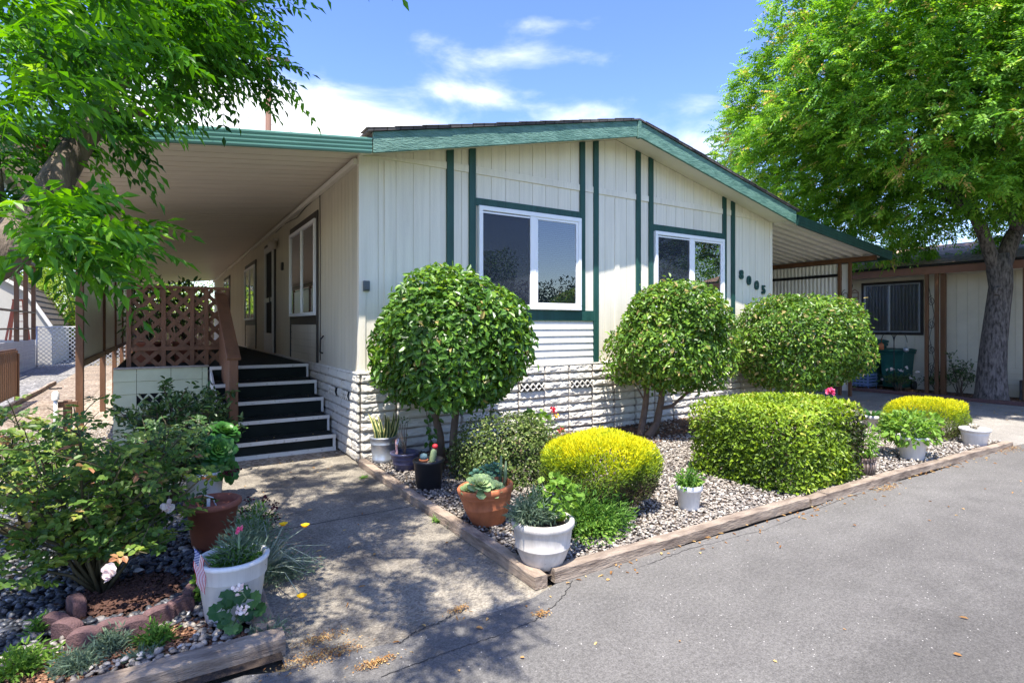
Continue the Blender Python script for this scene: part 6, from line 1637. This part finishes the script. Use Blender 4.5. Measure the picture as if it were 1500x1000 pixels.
# shrubs along that wall
for x, y, rx, h, n, mt_, lb in ((12.15, .05, .3, .5, 420, l_dark, 'dark bush with white flowers under the shepherd hook'), (12.45, -.95, .33, .95, 520, l_dark, 'leggy dark shrub between the brown posts and the street tree'),
                              (12.55, -.52, .2, .5, 260, l_dark, 'low green shrub at the foot of the brown posts'), (12.75, -2.45, .25, .9, 260, l_dark, 'shrub right of the street tree trunk'), (11.55, .95, .14, .26, 160, l_ger, 'small bright green plant beside the blue crate')):
    t = thing('shrub', (x, y, 0), lb, 'shrub')
    tips = canes(t, (x, y, 0), 9, rx, h, 'stems', .007, m_twig); lv = LV()
    for o, e in tips:
        k = max(2, n//len(tips)); q = np.array([o.lerp(e, u) for u in rng.uniform(.2, 1.15, k)]); lv.add(q+rng.normal(0, .02, (k, 3)), rng.normal(size=(k, 3)), rng.normal(0, .5, (k, 3))+[0, 0, 1], rng.uniform(.04, .07, k), .026, np.clip(rng.normal(.45, .25, k), 0, 1), 'oval')
    lv.build('foliage', mt_, t)
    if 'white flowers' in lb:
        lv = LV()
        for _ in range(9):
            q = np.array((x-.12+rng.normal(0, .12), y+rng.normal(0, .2), rng.uniform(.25, .55)))+rng.normal(0, .012, (10, 3)); lv.add(q, rng.normal(size=(10, 3)), rng.normal(size=(10, 3)), .03, .028, rng.random(10), 'round')
        lv.build('flower', l_pale, t)
# low edging by the drive
for y0, y1, lb in ((-2.6, -.6, 'low brick coloured kerb at the foot of the street tree'), (-.55, 2.4, 'low brick coloured kerb along the drive below the crate')):
    o = timber((11.55, y0, 0), (11.5, y1, 0), .1, .07, lb, m_scallop, grp='kerbs of the planting strip'); o['category'] = 'kerb'
P = scatter(2600, 11.6, 12.9, -3.5, 1.6, .005, .005)
tag(stones('fallen_litter', P, rng.uniform(.012, .03, len(P)), m_chip, rng.random(len(P)), flat=.2, loc=(12.2, -1, 0), smooth=False), 'brown leaf litter in the strip below the tan house', 'leaf litter')

# ------------------------------------------------------------------ things beyond the porch on the left
b = MB(); z = 0.0
while z < .98:
    b.box(-5.62, -5.55-.012*((z*1000) % 2 > 1), 12.0, 19.8, z+.004, min(z+.1, .985)); z += .1
t = thing('neighbour_porch', (-5.6, 16, 0), 'white sided neighbour porch with brown posts and a small roof', 'porch')
b.box(-7.9, -5.63, 19.7, 19.8, 0, .985); b.build('low_wall', m_nwhite, t)
for y in (17.0, 18.4, 19.75): MB().box(-5.66, -5.54, y-.05, y+.05, .985, 3.55).build('post', m_brown, t, bevel=.005)
MB().box(-5.65, -5.55, 12, 19.75, 1.9, 1.96).box(-5.65, -5.55, 12, 19.75, 1.35, 1.4).build('rail', m_brown, t)
MB().prism([(-5.4, 3.5), (-6.7, 3.95), (-8, 3.5), (-8, 3.58), (-6.7, 4.03), (-5.4, 3.58)], 'y', 14.5, 20.2).build('roof', m_shedroof, t)
b = MB()
for s_ in (-1, 1):
    b.beam((-5.85+.25*s_-.0, 19.0, .99), (-5.85+.12*s_, 18.85, 2.3), .07, .03, (0, 1, 0))
    b.beam((-5.85+.25*s_, 18.4, .99), (-5.85+.12*s_, 18.8, 2.3), .06, .03, (0, 1, 0))
for k in range(5): u = (k+.5)/5.2; b.beam((-5.85-.25+.13*u, 19-.15*u, .99+1.31*u), (-5.85+.25-.13*u, 19-.15*u, .99+1.31*u), .06, .025)
b.box(-6.0, -5.7, 18.72, 18.92, 2.3, 2.36)
tag(b.build('step_ladder', m_orange, None, (-5.85, 18.8, .99)), 'orange step ladder standing on the neighbour porch', 'ladder')
t = thing('slat_gate', (-4.1, 6.8, 0), 'low brown slatted gate at the left picture edge', 'gate')
b = MB(); y = 5.2
while y < 7.95: b.box(-4.115, -4.095, y, y+.11, .16, 1.0); y += .15
b.build('slats', m_brown, t)
MB().box(-4.14, -4.118, 5.1, 8.0, .95, 1.03).box(-4.14, -4.118, 5.1, 8.0, .2, .26).build('rail', m_brown, t, bevel=.003)
MB().box(-4.14, -4.07, 7.92, 8.0, 0, .94).build('post', m_brown, t, bevel=.004)
MB().box(-4.14, -4.07, 5.05, 5.095, 0, 1.03).build('post', m_brown, t, bevel=.004)
# chain link fence
t = thing('chain_link_fence', (-4, 20, 0), 'grey chain link fence across the end of the gravel path', 'fence')
b = MB(); p = .15; x0, x1, h = -5.55, -2.75, 1.42; x = x0-h
while x < x1:
    for sg in (0, 1):
        a, c = (x, x+h); za, zb = (0, h) if sg == 0 else (h, 0)
        if a < x0: za += (zb-za)*(x0-a)/(c-a); a = x0
        if c > x1: zb -= (zb-za)*(c-x1)/(c-a); c = x1
        if c-a > .02: b.beam((a, 20+.006*sg, za), (c, 20+.006*sg, zb), .02, .006, (0, 1, 0))
    x += p
b.build('mesh', m_chain, t)
b = MB()
for x in (-5.55, -4.1, -2.75): b.tube([(x, 20.03, 0), (x, 20.03, 1.46)], .025, 8)
b.tube([(-5.55, 20.03, 1.43), (-2.75, 20.03, 1.43)], .018, 8); b.build('frame', m_chain, t)
# gambrel shed
t = thing('shed', (-6.9, 23, 0), 'white shed with a brown barn shaped roof behind the chain link fence', 'shed')
sx0, sx1, sy0, sy1 = -8.6, -5.3, 21.3, 26
prof = [(sx0, 1.5), (sx0+.75, 2.85), (-6.95, 3.45), (sx1-.75, 2.85), (sx1, 1.5)]
MB().prism([(sx0, 0)]+prof+[(sx1, 0)], 'y', sy0, sy1).build('wall', m_shedwall, t)
b = MB()
for i in range(4):
    (xa, za), (xb, zb) = prof[i], prof[i+1]
    d = Vector((xb-xa, zb-za)).normalized(); nn = Vector((-d.y, d.x))
    k = 6
    for j in range(k):
        u0, u1 = j/k, (j+1)/k; A = Vector((xa, za)).lerp(Vector((xb, zb)), u0); B = Vector((xa, za)).lerp(Vector((xb, zb)), u1)
        o0 = .07 if i < 2 else .045; o1 = .045 if i < 2 else .07
        b.prism([tuple(A+nn*.003), tuple(B+nn*.003), tuple(B+nn*o1), tuple(A+nn*o0)], 'y', sy0-.1, sy1+.1)
b.build('roof', m_shedroof, t)
b = MB()
for i in range(4):
    (xa, za), (xb, zb) = prof[i], prof[i+1]; b.beam((xa, sy0-.115, za-.03), (xb, sy0-.115, zb-.03), .025, .14, (0, 1, 0)) if False else b.beam((xa, sy0-.115, za-.05), (xb, sy0-.115, zb-.05), .12, .02, (0, 1, 0))
b.build('rake_board', m_white, t)
o = MB(); x = -2.6  # fence added so that the gaps of the lattice look dark
while x < 2.2: o.box(x, x+.14, 20.6, 20.63, 0, 2.0); x += .15
tag(o.build('board_fence', m_darkfence, None, (-.2, 20.6, 0)), 'added dark board fence that darkens the view through the porch lattice', 'fence')
o = MB()
x = -6.2
while x < -1: o.box(x, x+.14, 29, 29.03, 0, 2.0); x += .15
tag(o.build('board_fence', m_darkfence, None, (-4, 29, 0)), 'far dark board fence beyond the chain link fence', 'fence')
# background trees
def bg_tree(x, y, z0, rx, rz, n, mat, label, seed, L_=.22, name='tree', gap=.55, ry=None):
    t = thing(name, (x, y, 0), label, 'tree', None)
    ry = ry or rx
    b = MB(); b.tube([(x, y, -.05), (x+.05, y, z0*.6), (x, y, z0+rz*.6), (x, y, z0+rz*1.4)], [.22, .18, .13, .04], 10)
    for k in range(6): a = k*1.05; b.tube([(x, y, z0+rz*.25*(k % 3)), (x+math.cos(a)*rx*.4, y+math.sin(a)*ry*.4, z0+rz*(.5+.2*(k % 3))), (x+math.cos(a)*rx*.75, y+math.sin(a)*ry*.75, z0+rz*(.8+.2*(k % 3)))], [.08, .05, .015], 7)
    b.build('trunk', m_trunkR, t)
    d = sphere_dirs(n); rr = (1-.55*rng.random(n)**1.6)*lump(d, seed, .2, 4.5)
    P = np.array([x, y, z0+rz])+d*rr[:, None]*np.array([rx, ry, rz])
    cl = vnoise2(P[:, 0]*1.6+60, P[:, 2]*1.6+60, seed)+vnoise2(P[:, 1]*1.6+60, P[:, 2]*1.6+20, seed+1)
    P = P[cl > gap]; d = d[cl > gap]; m = len(P)
    LV().add(P, rng.normal(size=(m, 3))+d*.4, d*.5+[0, 0, .7]+rng.normal(0, .5, (m, 3)), L_*rng.uniform(.6, 1.2, m), L_*.5, np.clip(rng.normal(.5, .2, m), 0, 1), 'oval').build('crown', mat, t)
bg_tree(-5.4, 27.3, .8, 2.3, 2.1, 9000, l_bgtree, 'bright yellow green tree behind the shed roof', 101, .17)
bg_tree(-9.5, 32, 1.0, 3.6, 3.2, 9000, l_bgdark, 'dark evergreen tree behind the neighbour porch roof', 103, .24)
bg_tree(-3.2, 33.5, .5, 3.0, 2.6, 8000, l_bgdark, 'dark tree behind the board fence right of the bright tree', 107, .22)
bg_tree(-.8, 24.5, .3, 1.8, 1.6, 4500, l_bgtree, 'green tree glimpsed past the far end of the porch', 109, .16)
bg_tree(15.5, 9.5, 1.0, 2.6, 2.0, 6500, l_pistR, 'leafy tree behind the tan house roof by the carport', 113, .16)
# pole and wires
pp = PT(393, 85, 25)
t = thing('utility_pole', (pp.x, pp.y, 0), 'brown wooden utility pole rising behind the awning', 'pole')
MB().tube([(pp.x, pp.y, 0), (pp.x, pp.y, pp.z)], [.16, .115], 14).build('pole', m_pole, t)
b = MB().box(pp.x-.9, pp.x+.9, pp.y-.06, pp.y+.06, pp.z-.0, pp.z+.12); 
for x in (-.8, -.4, .4, .8): b.lathe([(.02, .12), (.05, .16), (.03, .24), (0, .25)], (pp.x+x, pp.y, pp.z), 10)
for k in range(5): b.box(pp.x+.13, pp.x+.2, pp.y-.14, pp.y-.1, pp.z-2.6+.16*k, pp.z-2.55+.16*k)
b.build('fittings', m_block, t)
def wire(p, q, sag):
    p = Vector(p); q = Vector(q); MB().tube([p.lerp(q, k/14)+Vector((0, 0, -sag*4*(k/14)*(1-k/14))) for k in range(15)], .011, 5).build('wire', m_wire, t)
wire(PT(388, 148, 25), PT(330, 200, 28), .1); wire((pp.x, pp.y, pp.z-2.9), PT(520, 212, 30), .2); wire((pp.x, pp.y, pp.z-1.2), PT(760, 250, 42), .5); wire((pp.x, pp.y, pp.z-.4), PT(250, 260, 45), .5)
# trees across the road, seen mirrored in the windows
bg_tree(10.8, -16.5, .6, 1.5, 2.2, 4500, l_pistR, 'slim tree across the road, mirrored in the front window', 121, .16)
bg_tree(14.6, -18.5, .2, 2.2, 1.7, 4500, l_bgdark, 'round dark tree across the road, mirrored in the front window', 123, .2)
bg_tree(19.0, -19.5, .3, 2.6, 2.0, 5000, l_bgdark, 'wide dark tree across the road facing the right window', 125, .2)
bg_tree(23.5, -15.5, .3, 3.2, 2.9, 6000, l_pistR, 'tall green tree across the road facing the right window', 127, .22)
